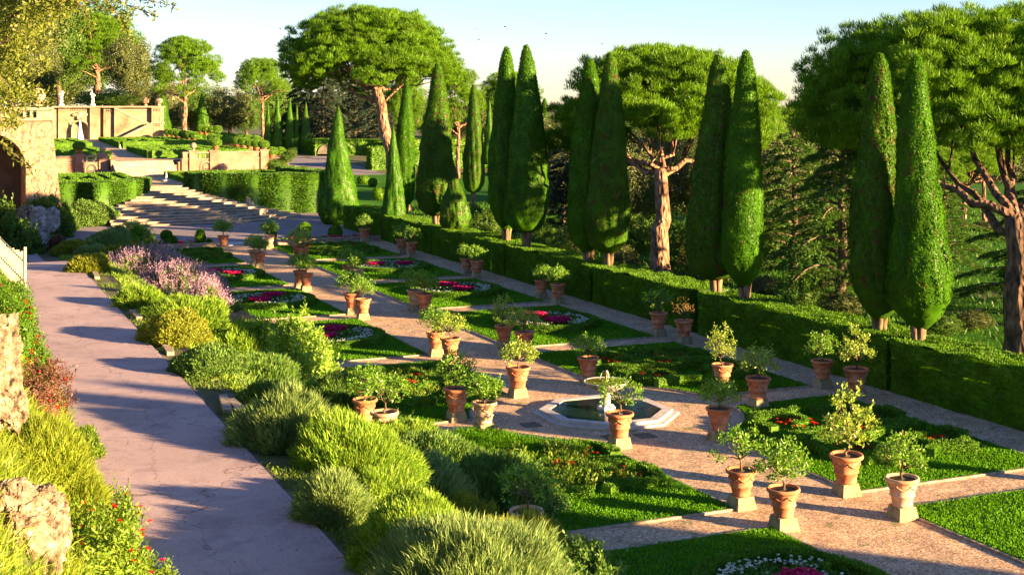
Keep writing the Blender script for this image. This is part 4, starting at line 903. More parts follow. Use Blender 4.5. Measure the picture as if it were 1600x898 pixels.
for q in range(3):
    a = q * 2.1 + .5; t = np.linspace(0, 1, 7); b.tube(np.c_[0.22 * t * math.cos(a), 0.22 * t * math.sin(a), 1.5 + 0.12 * np.sin(t * 2.2) - 0.36 * t ** 2], 0.009, 5)
b.build('water_jet', FOAM, ft, True)
for (x, y, lb) in ((1008, 681, 'dark square drain cover in the gravel right of the nearer pot'), (957, 684, 'dark drain cover in the gravel left of the pot before the pool'), (830, 665, 'dark drain cover in the gravel at the left tip of the pool')):
    p = onground(x, y); b = MB(); b.box((0, 0, 0), (0.62, 0.62, 0.02)); o = b.build('drain_cover', DITCH, loc=(p[0], p[1], 0.014)); tag(o, lb, 'drain cover', 'drain covers')
b = MB(); b.box((0, 0, 0.03), (2.6, 2.2, 0.14)); o = b.build('stone_slab', MARBLE, loc=(21.9, 106.6, 0.0)); tag(o, 'pale stone slab where the main path meets the plaza', 'slab')
# low stone border of the plaza bed
for (x0, x1, lb) in ((13.0, 20.2, 'low stone border of the plaza bed left of the slab'), (23.6, 33.5, 'low stone border of the plaza bed right of the slab')):
    b = MB(); b.box(((x1 - x0) / 2, 0, 0.16), (x1 - x0, 0.35, 0.32)); b.box(((x1 - x0) / 2, 0, 0.345), (x1 - x0 + .05, 0.45, 0.05)); o = b.build('low_wall', CURB, loc=(x0, 104.9, 0)); tag(o, lb, 'low wall', 'low borders before the plaza')
    rg = np.random.default_rng(int(x0)); b = MB(); n = 1500; P = np.c_[rg.uniform(x0, x1, n), rg.uniform(105.3, 108.2, n), np.full(n, 0.02)]
    b.leaves(P, np.c_[rg.normal(size=(n, 2)) * .6, np.ones(n)], rg.uniform(.15, .35, n), 0.1, rg); o = b.build('bedding_plants', FERN); tag(o, kind='stuff', label='low leafy bedding behind the ' + ('left' if x0 < 20 else 'right') + ' stone border', cat='bedding')
    b = MB(); flowers(b, np.c_[rg.uniform(x0, x1, 90), rg.uniform(105.3, 108, 90), rg.uniform(.25, .35, 90)], 0.13, rg); b.build('red_flowers', PINKF, o)

# ------------------------------------------------------------------ topiary on the plaza edge
def topiary(x, yb, parts, label, mat=HEDGE, z=0.0):
    p = onground(x, yb); D = p[0] * DX + p[1] * DY; k = D / FP; b = MB(); rg = np.random.default_rng(int(x))
    for (dx, h0, h1, wpx) in parts:      # pixel-sized blobs turned into metres
        c_ = np.array([dx * k * RX, dx * k * RY, (h0 + h1) / 2 * k]); r_ = np.array([wpx / 2 * k, wpx / 2 * k, (h1 - h0) / 2 * k])
        b.ball(c_, r_ * 0.95, 16, 12, 0.06, 3, 1); n = 1500; d = nrm(rg.normal(size=(n, 3))); b.leaves(c_ + d * r_ * 0.93, d * .6 + rg.normal(size=d.shape) * .6, 0.13, 0.06, rg, d, .6)
    o = b.build('topiary', mat, loc=(p[0], p[1], float(hgt(p[0], p[1])))); tag(o, label, 'topiary', 'small topiary bushes'); return o
topiary(262, 386, [(3, 0, 18, 24), (-2, 10, 26, 17), (-9, 0, 9, 11)], 'dark animal-shaped topiary on the left plaza border')
topiary(313, 384, [(0, 0, 26, 15)], 'slim egg-shaped topiary beside the left far pot')
topiary(327, 386, [(0, 0, 12, 9)], 'tiny round bush between egg topiary and far left pot')
topiary(209, 384, [(0, 0, 24, 26), (6, 8, 30, 14)], 'dark rounded topiary half behind the pale shrubs')
topiary(524, 371, [(0, -6, 20, 22)], 'squat dome topiary at the foot of the cone cypress')
topiary(474, 374, [(0, 0, 14, 12), (2, 8, 26, 20)], 'dark tufted bush behind the fourth pots right of path')
topiary(424, 378, [(0, 0, 24, 15)], 'narrow dark bush beside the far right pot')
topiary(34, 392, [(0, -4, 50, 30), (4, -4, 30, 34)], 'tall yellow-green clipped cone beside the fence end', BOX)
for (x, yb, w_, h_, lb) in ((592, 314, 22, 22, 'dark clipped ball on the lawn left of the short cypress'), (568, 288, 20, 14, 'clipped cube-like bush before the tall hedge'), (583, 292, 16, 14, 'round bush next to the cube-like one'), (770, 320, 16, 10, 'small bush behind the hedge right of the pale cypress')):
    topiary(x, yb, [(0, 0, h_, w_)], lb)

# ------------------------------------------------------------------ grand staircase and its hedges
b = MB(); nS = 15
for k in range(nS):
    z1 = 2.8 * (k + 1) / nS
    if k < 4:
        yf = 125.2 + 0.95 * k; poly = [(14.8, yf - 0.3), (25.5 - 0.3 * k, yf), (29.6 - 0.5 * k, yf + 1.9), (33.6 - 0.9 * k, yf + 5.8), (33.6 - 0.9 * k, 141.2), (14.8, 141.2)]
    else:
        t = (k - 4) / (nS - 5); yf = 129.2 + 10.8 * t; hw = 1.9 + 6.2 * (1 - t) ** 1.35; poly = [(22 - hw, yf), (22 + hw * 0.7, yf), (22 + hw * 1.0, yf + 0.9), (22 + hw * 1.0, 141.2), (22 - hw, 141.2)]
    b.prism(poly, max(0.0, z1 - 0.4), z1 - 0.06); P = np.array(poly, float); P[:, 1] -= 0.14; P[P[:, 1] > 141, 1] = 141.15
    b.prism(P, z1 - 0.0601, z1)
o = b.build('grand_staircase', STEPS); tag(o, 'broad sunlit travertine staircase rising from the plaza between two leafy hedges', 'staircase')
def leafwall(name, pts, wd, z0, z1, label, mat=IVY, dens=340, L=0.20, W=0.10, seed=3, amp=0.05, group='tall leafy hedges'):
    b = MB(); hpath(b, pts, wd, z0, z1, dens, L, W, seed=seed, amp=amp); o = b.build(name, mat, smooth=True); tag(o, label, 'hedge', group); return o
leafwall('leafy_hedge', [(6.5, 134.6), (14.5, 134.6), (17.3, 136.0), (19.0, 138.2), (19.6, 141.0)], 1.7, 0, 3.55, 'leafy laurel hedge left of the grand staircase')
leafwall('leafy_hedge', [(24.5, 141.4), (26.2, 138.6), (29.6, 136.4), (33.0, 135.3), (37.4, 135.0)], 1.7, 0, 4.0, 'leafy laurel hedge right of the grand staircase', seed=4)
leafwall('leafy_hedge', [(37.6, 135.4), (38.4, 142.0), (37.0, 152.0)], 1.9, 0, 3.9, 'leafy hedge running back from the right staircase hedge', seed=6)
for (x, y, lb) in ((186, 338, 'shaded mossy stone niche in the left staircase hedge'), (395, 330, 'shaded mossy stone niche in the right staircase hedge')):
    p = atD(x, 134.9 if x < 300 else 136.0, 0.5); b = MB(); b.lathe([(0.85, 0), (0.9, 0.6), (0.72, 1.3), (0.4, 1.7), (0.0, 1.85)], 16, disp=lambda V: V * (1 + 0.12 * sn(V, 2.2, 3))[:, None]); b.box((0, -0.9, 0.1), (1.6, 0.7, 0.35))
    o = b.build('stone_niche', ROCKG, loc=(p[0], p[1] + .9, 0.3)); tag(o, lb, 'niche', 'niches beside the staircase')
# first terrace
sheet('terrace_floor', np.linspace(8, 40.8, 12), np.linspace(141.3, 165.2, 8), 0.012, GRAVEL, lambda X, Y: X * 0 + 2.8)
PT = 'low box parterres on the terraces'
def maze(x0, x1, y0, y1, z, h, label, seed, step=1.5, wd=0.55, dens=60):
    b = MB(); k = seed; rg = np.random.default_rng(seed)
    hpath(b, [(x0, y0), (x1, y0), (x1, y1), (x0, y1)], wd * 1.2, z, z + h, dens, 0.16, 0.09, True, k)
    n = 1; lo = step
    while x0 + lo < x1 - lo and y0 + lo < y1 - lo:
        g = rg.uniform(.2, .8); xa, xb, ya, yb = x0 + lo, x1 - lo, y0 + lo, y1 - lo
        hpath(b, [(xa, ya + (yb - ya) * .3), (xa, ya), (xa + (xb - xa) * g, ya)], wd, z, z + h * .9, dens, .16, .09, False, k + n)
        hpath(b, [(xa + (xb - xa) * min(.9, g + .15), ya), (xb, ya), (xb, yb), (xa, yb), (xa, ya + (yb - ya) * .5)], wd, z, z + h * .9, dens, .16, .09, False, k + n); lo += step; n += 1
    o = b.build('box_parterre', BOX); tag(o, label, 'parterre', PT)
maze(10.8, 19.2, 143.0, 158.5, 2.8, 0.55, 'low box maze on the first terrace, left of the steps', 5)
maze(24.8, 36.2, 143.0, 158.5, 2.8, 0.55, 'low box maze on the first terrace, right of the steps', 6)
# second terrace
sheet('terrace_gravel', np.linspace(8, 40.8, 12), np.linspace(165.6, 228.0, 10), 0.012, GRAVEL, lambda X, Y: np.minimum(4.4 + (Y - 165.4) * .018, 5.5))
maze(13.6, 19.6, 170.0, 190.0, 4.45, 0.85, 'box parterre on the second terrace, left front quarter', 7, 1.9, 0.8)
maze(24.8, 36.5, 170.0, 190.0, 4.45, 1.0, 'box parterre on the second terrace, right front quarter', 8, 1.9, 0.8)
maze(14.5, 20.0, 196.0, 222.0, 4.9, 0.85, 'box parterre on the second terrace, left rear quarter', 9, 1.9, 0.8)
maze(24.6, 36.8, 196.0, 222.0, 4.9, 1.0, 'box parterre on the second terrace, right rear quarter', 10, 1.9, 0.8)
b = MB()
for k in range(10): b.box((23.0, 160.2 + k * 0.5 + (5.2 - k * .5) / 2, 2.8 + 0.16 * (k + .5)), (7.0, 5.2 - k * .5 + .3, 0.159))
o = b.build('terrace_steps', STEPS); tag(o, 'shaded middle steps between the two balustraded walls', 'steps')
# balustraded retaining walls
def Xat(x, Y): a = (x - 800) / FP; return (DX + RX * a) / (DY + RY * a) * Y
def zat(y, X, Y): return HC - (X * DX + Y * DY) * (y - HY) / FP
def arch_niche(b, x, y, z, w_, h_, ring_=0.14):
    t = np.linspace(0, math.pi, 13); c_ = [(x - w_ / 2, y, z)] + [(x - w_ / 2 * math.cos(a), y, z + h_ - w_ / 2 + w_ / 2 * math.sin(a)) for a in t] + [(x + w_ / 2, y, z)]
    b.tube(c_, ring_, 6)
def niche_shade(b, x, y, z, w_, h_):
    """near-flat dark panel on the wall face, its colour standing in for recess shade"""
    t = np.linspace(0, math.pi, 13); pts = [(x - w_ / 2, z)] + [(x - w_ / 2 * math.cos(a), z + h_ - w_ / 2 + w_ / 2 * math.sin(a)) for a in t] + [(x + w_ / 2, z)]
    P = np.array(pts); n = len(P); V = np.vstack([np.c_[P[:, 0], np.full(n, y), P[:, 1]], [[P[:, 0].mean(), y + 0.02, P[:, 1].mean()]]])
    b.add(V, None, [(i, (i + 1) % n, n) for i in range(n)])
def bwall(x0, x1, Y, z0, z1, label, piers, bal, niches, mat=BRICKW):
    root = empty('balustrade_wall', (x0, Y, z0)); tag(root, label, 'garden wall', 'balustraded terrace walls')
    b = MB(); H_ = z1 - z0; bh = 0.62
    segs = sorted(bal); cur = 0.0; L_ = x1 - x0
    b.span((0, 0, 0), (L_, 0.8, H_ - bh))
    for (a, c_) in segs:
        if a > cur: b.span((cur, 0.04, H_ - bh), (a, 0.76, H_))
        cur = c_
    if cur < L_: b.span((cur, 0.04, H_ - bh), (L_, 0.76, H_))
    b.build('wall', mat, root)
    b = MB(); b.span((-0.05, -0.08, H_ + .002), (L_ + .05, 0.88, H_ + 0.16)); b.span((-0.02, -0.05, H_ - bh - 0.08), (L_ + .02, -0.002, H_ - bh)); b.build('coping', COPING, root)
    for (a, c_) in segs:
        b = MB(); n = max(2, int((c_ - a) / 0.55))
        for i in range(n): b.box((a + (i + .5) * (c_ - a) / n, 0.4, H_ - bh / 2), (0.24, 0.3, bh - .01))
        b.build('balustrade', COPING, root)
    for a in piers:
        b = MB(); b.box((a, 0.35, H_ / 2 + .1), (0.95, 1.1, H_ + .2)); b.box((a, 0.35, H_ + .27), (1.15, 1.3, .14)); b.build('pier', mat, root)
    for (a, w_, h_) in niches:
        b = MB(); niche_shade(b, a, -0.012, 0.05, w_, h_); nn_ = b.build('niche', SHADE, root); b = MB(); arch_niche(b, a, -0.02, 0.05, w_, h_, .1); b.build('niche_frame', COPING, nn_)  # flat dark fill, the niche's shade put into its colour
    return root
YW = 165.2
bwall(Xat(86, YW), Xat(171, YW), YW, 2.8, 4.95, 'rosy balustraded wall left of the middle steps', [Xat(124, YW) - Xat(86, YW), Xat(161, YW) - Xat(86, YW)], [(Xat(131, YW) - Xat(86, YW), Xat(152, YW) - Xat(86, YW))], [(Xat(142, YW) - Xat(86, YW), 1.35, 1.3)])
bwall(Xat(286, YW), Xat(419, YW), YW, 2.8, 5.2, 'rosy balustraded wall right of the middle steps with an end pier', [Xat(302, YW) - Xat(286, YW), Xat(334, YW) - Xat(286, YW), Xat(413, YW) - Xat(286, YW)], [(Xat(308, YW) - Xat(286, YW), Xat(328, YW) - Xat(286, YW))], [(Xat(322, YW) - Xat(286, YW), 1.35, 1.3)])
for (xa, xb, n_, lb) in ((171, 205, 1, 'stepped rosy cheek wall left of the middle steps'), (286, 262, -1, 'stepped rosy cheek wall right of the middle steps')):
    b = MB(); X0, X1 = Xat(xa, YW), Xat(xb, YW)
    for k in range(5): b.span((min(X0, X0 + (X1 - X0) * (k + 1) / 5), YW - 0.8 * 0 - .05 * k - 1.4 + k * .28, 2.8), (max(X0, X0 + (X1 - X0) * (k + 1) / 5) , YW + .2, 4.6 - k * .36))
    o = b.build('cheek_wall', BRICKW); tag(o, lb, 'cheek wall', 'stepped cheek walls')
def ballfin(x, Y, z, r_, label, mat=TERRAW, group='stone ball finials'):
    X = Xat(x, Y); b = MB(); b.lathe([(r_ * .55, 0), (r_ * .6, r_ * .2), (r_ * .25, r_ * .45), (r_ * .35, r_ * .6), (0.0, r_ * .62)], 16); b.ball((0, 0, r_ * 1.5), r_, 24, 16)
    o = b.build('ball_finial', mat, smooth=True, loc=(X, Y + .35, z)); tag(o, label, 'finial', group)
ballfin(161, YW, 5.3, 0.38, 'small ball finial on the left pier of the middle steps', COPING); ballfin(303, YW, 5.54, 0.38, 'small ball finial on the right pier of the middle steps', COPING)
def smallpot(X, Y, z, s, label, group, rx=0.8, mat=BOX):
    rt = empty('potted_box_ball', (X, Y, z), random.uniform(0, 6), s); tag(rt, label, 'potted bush', group)
    if 'SP' not in CYM:
        b = MB(); b.lathe([(0.0, 0), (0.30, 0), (0.38, 0.42), (0.44, 0.45), (0.44, 0.55), (0.36, 0.55), (0, 0.5)], 18); m1 = b.mesh('pot', True); m1.materials.append(TERRA)
        b = MB(); rg = np.random.default_rng(9); b.ball((0, 0, 0.98), (0.70, .70, .48), 16, 12, .08, 3, 2); d = nrm(rg.normal(size=(2600, 3))); b.leaves(np.array([0, 0, .98]) + d * np.array([.72, .72, .5]), d + rg.normal(size=d.shape) * .6, .13, .07, rg)
        m2 = b.mesh('crown'); m2.materials.append(LEMON); CYM['SP'] = (m1, m2)
    for nm, mm in zip(('pot', 'crown'), CYM['SP']):
        o = bpy.data.objects.new(nm, mm); C.objects.link(o); o.parent = rt
BP = 'box balls in terracotta pots along the terraces'
smallpot(Xat(124, YW), YW + .4, 5.3, 0.95, 'potted bush on the pier of the left balustraded wall', BP); smallpot(Xat(338, YW), YW + .4, 5.55, 0.95, 'potted bush on the pier of the right balustraded wall', BP)
def rowballs(pts, D, z, lbl):
    n = len(pts)
    names = ['first', 'second', 'third', 'fourth', 'fifth', 'sixth', 'seventh', 'eighth', 'ninth', 'tenth']
    for i, (x, yb) in enumerate(pts):
        p = atD(x, D(i)); zz = HC - D(i) * (yb - HY) / FP; smallpot(p[0], p[1], zz, 1.05 if D(i) > 180 else .95, f'{names[i]} potted ball from the left, {lbl}', BP)
rowballs([(264, 216), (271, 217), (278, 218.5), (287, 220), (296, 221), (304, 223)], lambda i: 222 - i * 4, 5, 'short row beside the terrace wall')
rowballs([(332, 226), (341, 228), (352, 230), (361, 231), (371, 232), (381, 233.5), (391, 235), (401, 236), (412, 237)], lambda i: 198 - i * 3, 5, 'front row above the long wall')
rowballs([(338, 221), (350, 223), (362, 225), (376, 226), (388, 227.5), (400, 229)], lambda i: 212 - i * 3, 5, 'rear row above the long wall')
rowballs([(425, 248), (438, 248)], lambda i: 168 + i * 3, 4, 'pair right of the end pier')
rowballs([(314, 210), (322, 211), (331, 212), (340, 211)], lambda i: 232, 5, 'distant row under the round-headed pine')
for (x, y, w_, h_, lb) in ((432, 262, 36, 16, 'sprawling dark bush below the pots right of the end pier'), (448, 250, 26, 16, 'dark rounded bush right of the potted pair'), (455, 243, 20, 14, 'dark bush at the foot of the avenue cypresses')):
    p = atD(x, 160); z_ = HC - 160 * (y - HY) / FP; oak = place_tree('round_bush', *OK[3], (p[0], p[1], z_ - .3), lb, 'bush', 'dark bushes below the avenue', 0, (w_ * 160 / FP / 4.6, w_ * 160 / FP / 4.6, h_ * 160 / FP / 3.6))
# ------------------------------------------------------------------ grand terrace wall with the double ramp
YB = 228.5
X0 = Xat(82, YB)
gw = empty('terrace_wall', (0, YB, 5.5)); tag(gw, 'high plastered terrace wall with arched fountain niche, recess and double ramp', 'garden wall')
def bx(b, xa, xb, ya, yb, y0=0.0, y1=1.5):   # pixel box on the wall plane
    A, B = Xat(xa, YB), Xat(xb, YB); b.span((A, y0, zat(yb, A, YB) - 5.5), (B, y1, zat(ya, A, YB) - 5.5))
b = MB(); bx(b, 82, 91, 168, 222, .3); bx(b, 91, 109, 168, 222, 0, 2); bx(b, 140, 156, 166, 222, -.5, 2); bx(b, 109, 140, 168, 188, 0, 2); bx(b, 162, 236, 167, 222, .1, 2); bx(b, 236, 255, 166, 222, -.7, 2); bx(b, 156, 162, 166, 222, 1.6, 2)
b.build('wall', PLASTER, gw)
b = MB(); XA, XB = Xat(109, YB), Xat(140, YB); cx_ = (XA + XB) / 2; r_ = (XB - XA) / 2 - .1; ZT = zat(188, cx_, YB) - 5.5
t = np.linspace(math.pi, 2 * math.pi, 15); zc = ZT - r_ - .05
for i in range(14):      # concave apse
    t0 = math.pi * i / 14; t1 = math.pi * (i + 1) / 14
    x0_, x1_ = cx_ - r_ * math.cos(t0), cx_ - r_ * math.cos(t1); y0_, y1_ = r_ * .7 * math.sin(t0), r_ * .7 * math.sin(t1)
    b.add([(x0_, y0_ + .2, -.4), (x1_, y1_ + .2, -.4), (x1_, y1_ + .2, ZT), (x0_, y0_ + .2, ZT)], [(0, 1, 2, 3)])
    zz0, zz1 = zc + r_ * math.sin(t0), zc + r_ * math.sin(t1)   # spandrel over the arch
    b.add([(x0_, 0, zz0), (x1_, 0, zz1), (x1_, 0, ZT + .01), (x0_, 0, ZT + .01), (x0_, .3, zz0), (x1_, .3, zz1)], [(0, 1, 2, 3), (4, 5, 1, 0)])
b.add([(XA, 0, -.3), (cx_ - r_, 0, -.3), (cx_ - r_, 0, ZT), (XA, 0, ZT), (XB, 0, -.3), (cx_ + r_, 0, -.3), (cx_ + r_, 0, ZT), (XB, 0, ZT)], [(0, 1, 2, 3), (4, 7, 6, 5)])
ap = b.build('apse', PLASTER, gw)
b = MB(); arch_niche(b, cx_, -.03, -.2, r_ * 2, zc + r_ + .2, .16); b.build('arch_frame', COPING, ap)
b = MB(); b.ball((cx_, -.25, zc + r_ + .75), (.6, .3, .65), 14, 10, .35, 4, 3)
for s_ in (-1, 1): b.ball((cx_ + s_ * .7, -.2, zc + r_ + .95), (.55, .18, .3), 12, 8, .3, 4, 4)
b.build('crest', COPING, gw, True)
b = MB(); bx(b, 80, 257, 166, 168.3, -.85, 2.1); bx(b, 162, 236, 171, 172.2, .02, .099); b.build('coping', COPING, gw)
b = MB()
for (xa, xb) in ((166, 175), (239, 249)):
    bx(b, xa, xa + 1, 180, 216, .03 if xa < 200 else -.76, .2); bx(b, xb, xb + 1, 180, 216, .03 if xa < 200 else -.76, .2); bx(b, xa + 1, xb, 180, 181, .03 if xa < 200 else -.76, .2); bx(b, xa + 1, xb, 215, 216, .03 if xa < 200 else -.76, .2)
bx(b, 234.5, 256.5, 191, 193, -.9, 0); b.build('panel_frame', COPING, gw)
def ramp_(x0, y0, x1, y1, dep, nm='ramp'):
    """a sloping flight seen from the front: solid triangle below with a sloping parapet cap"""
    A, B = Xat(x0, YB), Xat(x1, YB); za, zb = zat(y0, A, YB) - 5.5, zat(y1, B, YB) - 5.5; f0 = -dep
    b = MB(); b.add([(A, f0, -.4), (B, f0, -.4), (B, f0, zb), (A, f0, za), (A, .2, -.4), (B, .2, -.4), (B, .2, zb), (A, .2, za)], [(0, 1, 2, 3), (3, 2, 6, 7), (1, 5, 6, 2), (0, 3, 7, 4)])
    q = b.build(nm, PLASTER, gw); b = MB(); f1 = f0 - .1
    b.add([(A, f1, za - .3), (B, f1, zb - .3), (B, f1, zb + .12), (A, f1, za + .12), (A, f1 + .6, za - .3), (B, f1 + .6, zb - .3), (B, f1 + .6, zb + .12), (A, f1 + .6, za + .12)], [(0, 1, 2, 3), (3, 2, 6, 7), (1, 5, 6, 2), (0, 3, 7, 4), (0, 4, 5, 1)]); b.build('parapet', COPING, q)
ramp_(178, 168, 234, 194, .5); ramp_(187, 215, 234, 192, 2.2)
for (xa, xb, yy) in ((110, 138, 169.5), (166, 175, 170), (238, 250, 170), (238, 250, 193.6)):
    b = MB(); n = max(3, int((xb - xa) / 2.4))
    for i in range(n):
        X_ = Xat(xa + (i + .5) * (xb - xa) / n, YB); b.box((X_, -.02 if xa < 230 else -.72, zat(yy + 2, X_, YB) - 5.5), (.11, .06, .5))
    b.build('balustrade_shade', SHADE, gw)  # dark bars on the wall face, painting the shade between balusters
ballfin(60, 121.5, 10.95, 0.62, 'big terracotta ball on the wall above the arch'); ballfin(228, YB, 10.95, 0.55, 'left one of two terracotta balls at the right end of the terrace wall'); ballfin(249, YB, 10.95, 0.58, 'right one of two terracotta balls at the right end of the terrace wall')
def statue(x, label, lean):
    X = Xat(x, YB); b = MB(); b.box((0, 0, .14), (.8, .8, .28)); rg = np.random.default_rng(int(x))
    b.tube([(-.10, 0, .25), (-.11, .02, .8), (-.09, 0, 1.25), (lean * .06, 0, 1.55)], [.10, .12, .16, .2], 10); b.tube([(.12, -.05, .25), (.14, -.08, .8), (.09, 0, 1.25), (lean * .06, 0, 1.5)], [.10, .11, .16, .19], 10)
    b.tube([(lean * .05, 0, 1.3), (lean * .08, 0, 1.6), (lean * .10, 0, 1.85), (lean * .10, 0, 2.02), (lean * .1, 0, 2.12)], [.21, .2, .24, .2, .08], 12); b.ball((lean * .12, -.02, 2.27), (.13, .14, .17), 14, 10)
    b.tube([(-.2 + lean * .1, 0, 1.98), (-.42, -.1, 1.8), (-.3, -.25, 2.1)], [.075, .06, .04], 8); b.tube([(.2 + lean * .1, 0, 1.98), (.4, -.05, 2.15 if lean > 0 else 1.7), (.25, -.1, 2.42 if lean > 0 else 1.45)], [.075, .06, .04], 8)
    t = np.linspace(0, 1, 8); b.tube(np.c_[-.2 + .42 * t, np.full(8, -.16), 1.5 - .9 * t + .1 * np.sin(t * 3)], [.07, .1, .12, .12, .12, .12, .11, .08], 8)
    o = b.build('statue', STATUE, smooth=True, loc=(X, YB + .3, 10.95)); tag(o, label, 'statue', 'white statues on the terrace wall')
statue(96, 'left white marble statue standing on the terrace wall', 1); statue(145, 'right white marble statue above the wall recess', -1)
def jet(x, y, D, h_, label):
    p = atD(x, D); z_ = HC - D * (y - HY) / FP; b = MB(); rg = np.random.default_rng(int(x)); b.lathe([(.0, h_), (h_ * .05, h_ * .93), (h_ * .09, h_ * .6), (h_ * .14, h_ * .2), (h_ * .2, 0)], 10, disp=lambda V: V * (1 + .2 * sn(V, 7, 2))[:, None])
    rt = empty('water_jet', (p[0], p[1], z_)); tag(rt, label, 'fountain', 'small fountains on the terraces'); b.build('spray', FOAM, rt, True); b = MB(); b.lathe([(.0, -.25), (h_ * .55, -.25), (h_ * .58, .02), (h_ * .5, .02), (h_ * .48, -.1), (0, -.1)], 18); b.build('basin', MARBLE, rt, True)
jet(125, 221, 217, 3.2, 'tall white water jet in the arched niche'); jet(260, 281, 139.5, .85, 'small white fountain jet at the top of the grand staircase'); jet(188, 236, 186, .9, 'low splashing fountain amid the second terrace parterres')
# ------------------------------------------------------------------ arch wall on the left
YA = 121.0
ar = empty('arch_wall', (0, YA, 0)); tag(ar, 'rubble-faced wall with dark arched tunnel and balustrade on top at left', 'arch wall')
b = MB(); XA, XB, cxa, ra, zs = -9.0, 9.3, 4.3, 2.95, 5.7; dp = 7.0
# right pier with battered side
b.add([(cxa + ra, 0, -1), (XB + 1.2, 0, -1), (XB, 0, 9.7), (cxa + ra, 0, 9.7), (cxa + ra, dp, -1), (XB + 1.2, dp, -1), (XB, dp, 9.7), (cxa + ra, dp, 9.7)], [(0, 1, 2, 3), (1, 5, 6, 2), (0, 3, 7, 4), (3, 2, 6, 7)])
b.span((XA, 0, -1), (cxa - ra, dp, 9.7))
for i in range(20):
    t0, t1 = math.pi * i / 20, math.pi * (i + 1) / 20; x0_, x1_ = cxa - ra * math.cos(t0), cxa - ra * math.cos(t1); z0_, z1_ = zs + ra * math.sin(t0), zs + ra * math.sin(t1)
    b.add([(x0_, 0, z0_), (x1_, 0, z1_), (x1_, 0, 9.7), (x0_, 0, 9.7), (x0_, dp, z0_), (x1_, dp, z1_), (x1_, dp, 9.7), (x0_, dp, 9.7)], [(0, 1, 2, 3), (0, 4, 5, 1), (3, 2, 6, 7)])
b.build('wall', RUBBLE, ar); b = MB(); b.span((XA, dp, -1), (XB, dp + .3, 9.6)); b.build('tunnel_shade', SHADE, ar)  # dark sheet closes the tunnel, its inner shade put into the colour
b = MB(); b.span((XA, -.25, 9.705), (XB + .25, .9, 9.95)); b.span((XA, -.2, 10.62), (XB + .2, .8, 10.85)); b.build('coping', COPING, ar)
b = MB(); i = 0; xx = XA
while xx < XB:
    wide = (i % 5 == 4); b.span((xx, .05, 9.952), (xx + (1.3 if wide else .26), .55, 10.618)); xx += (1.3 if wide else .26) + .28; i += 1
b.build('balustrade', COPING, ar)
# side wall of the upper terrace, going back from the arch
b = MB(); b.span((0, 0, 0), (.8, 100, 1.0)); 

# ------------------------------------------------------------------ tall hedges behind
def tallhedge(lo, hi, label, seed):
    b = MB(); hedge_box(b, (0, 0, 0), np.array(hi) - np.array(lo), 38, .28, .13, .12, seed); o = b.build('tall_hedge', HEDGE, loc=lo); tag(o, label, 'hedge', 'tall clipped hedges in the background'); return o
tallhedge((58.6, 219.0, 1.2), (72.0, 236.0, 4.9), 'square end of the tall dark hedge with an arched opening', 1)
tallhedge((60.0, 192.0, 0), (96.0, 194.5, 4.7), 'long tall dark hedge behind the leaning pine', 2)
tallhedge((70.0, 214.0, 1.0), (130.0, 217.0, 5.2), 'rear tall hedge forming a second lit line above the first', 3)
tallhedge((82.0, 170.0, 0), (120.0, 172.0, 4.4), 'nearer dark hedge right of the pale cypress', 4)
p = atD(517, 222.5, 1.2); b = MB(); b.span((-1.6, 0, 0), (1.6, .3, 1.9)); b.lathe([(1.6, 0), (1.6, .3)], 24, disp=lambda V: np.c_[V[:, 0], V[:, 2], V[:, 1] + 1.9]); o = b.build('hedge_opening_shade', SHADE, loc=(p[0], 218.72, 1.0)); tag(o, 'dark arched panel painting the shade of an opening in the tall hedge end', 'opening')  # solid slab before the hedge face, coloured as the shade of an opening
V, Q = grid_sheet(np.linspace(41.5, 60, 10), np.linspace(120, 218, 30), .04, hgt); b = MB(); b.add(V, Q); tag(b.build('side_road', PLAZA, smooth=True), kind='structure')
V, Q = grid_sheet(np.linspace(38.5, 75, 10), np.linspace(108, 185, 30), .07, hgt); b = MB(); b.add(V, Q); tag(b.build('far_lawn', LAWNM, smooth=True), kind='structure')

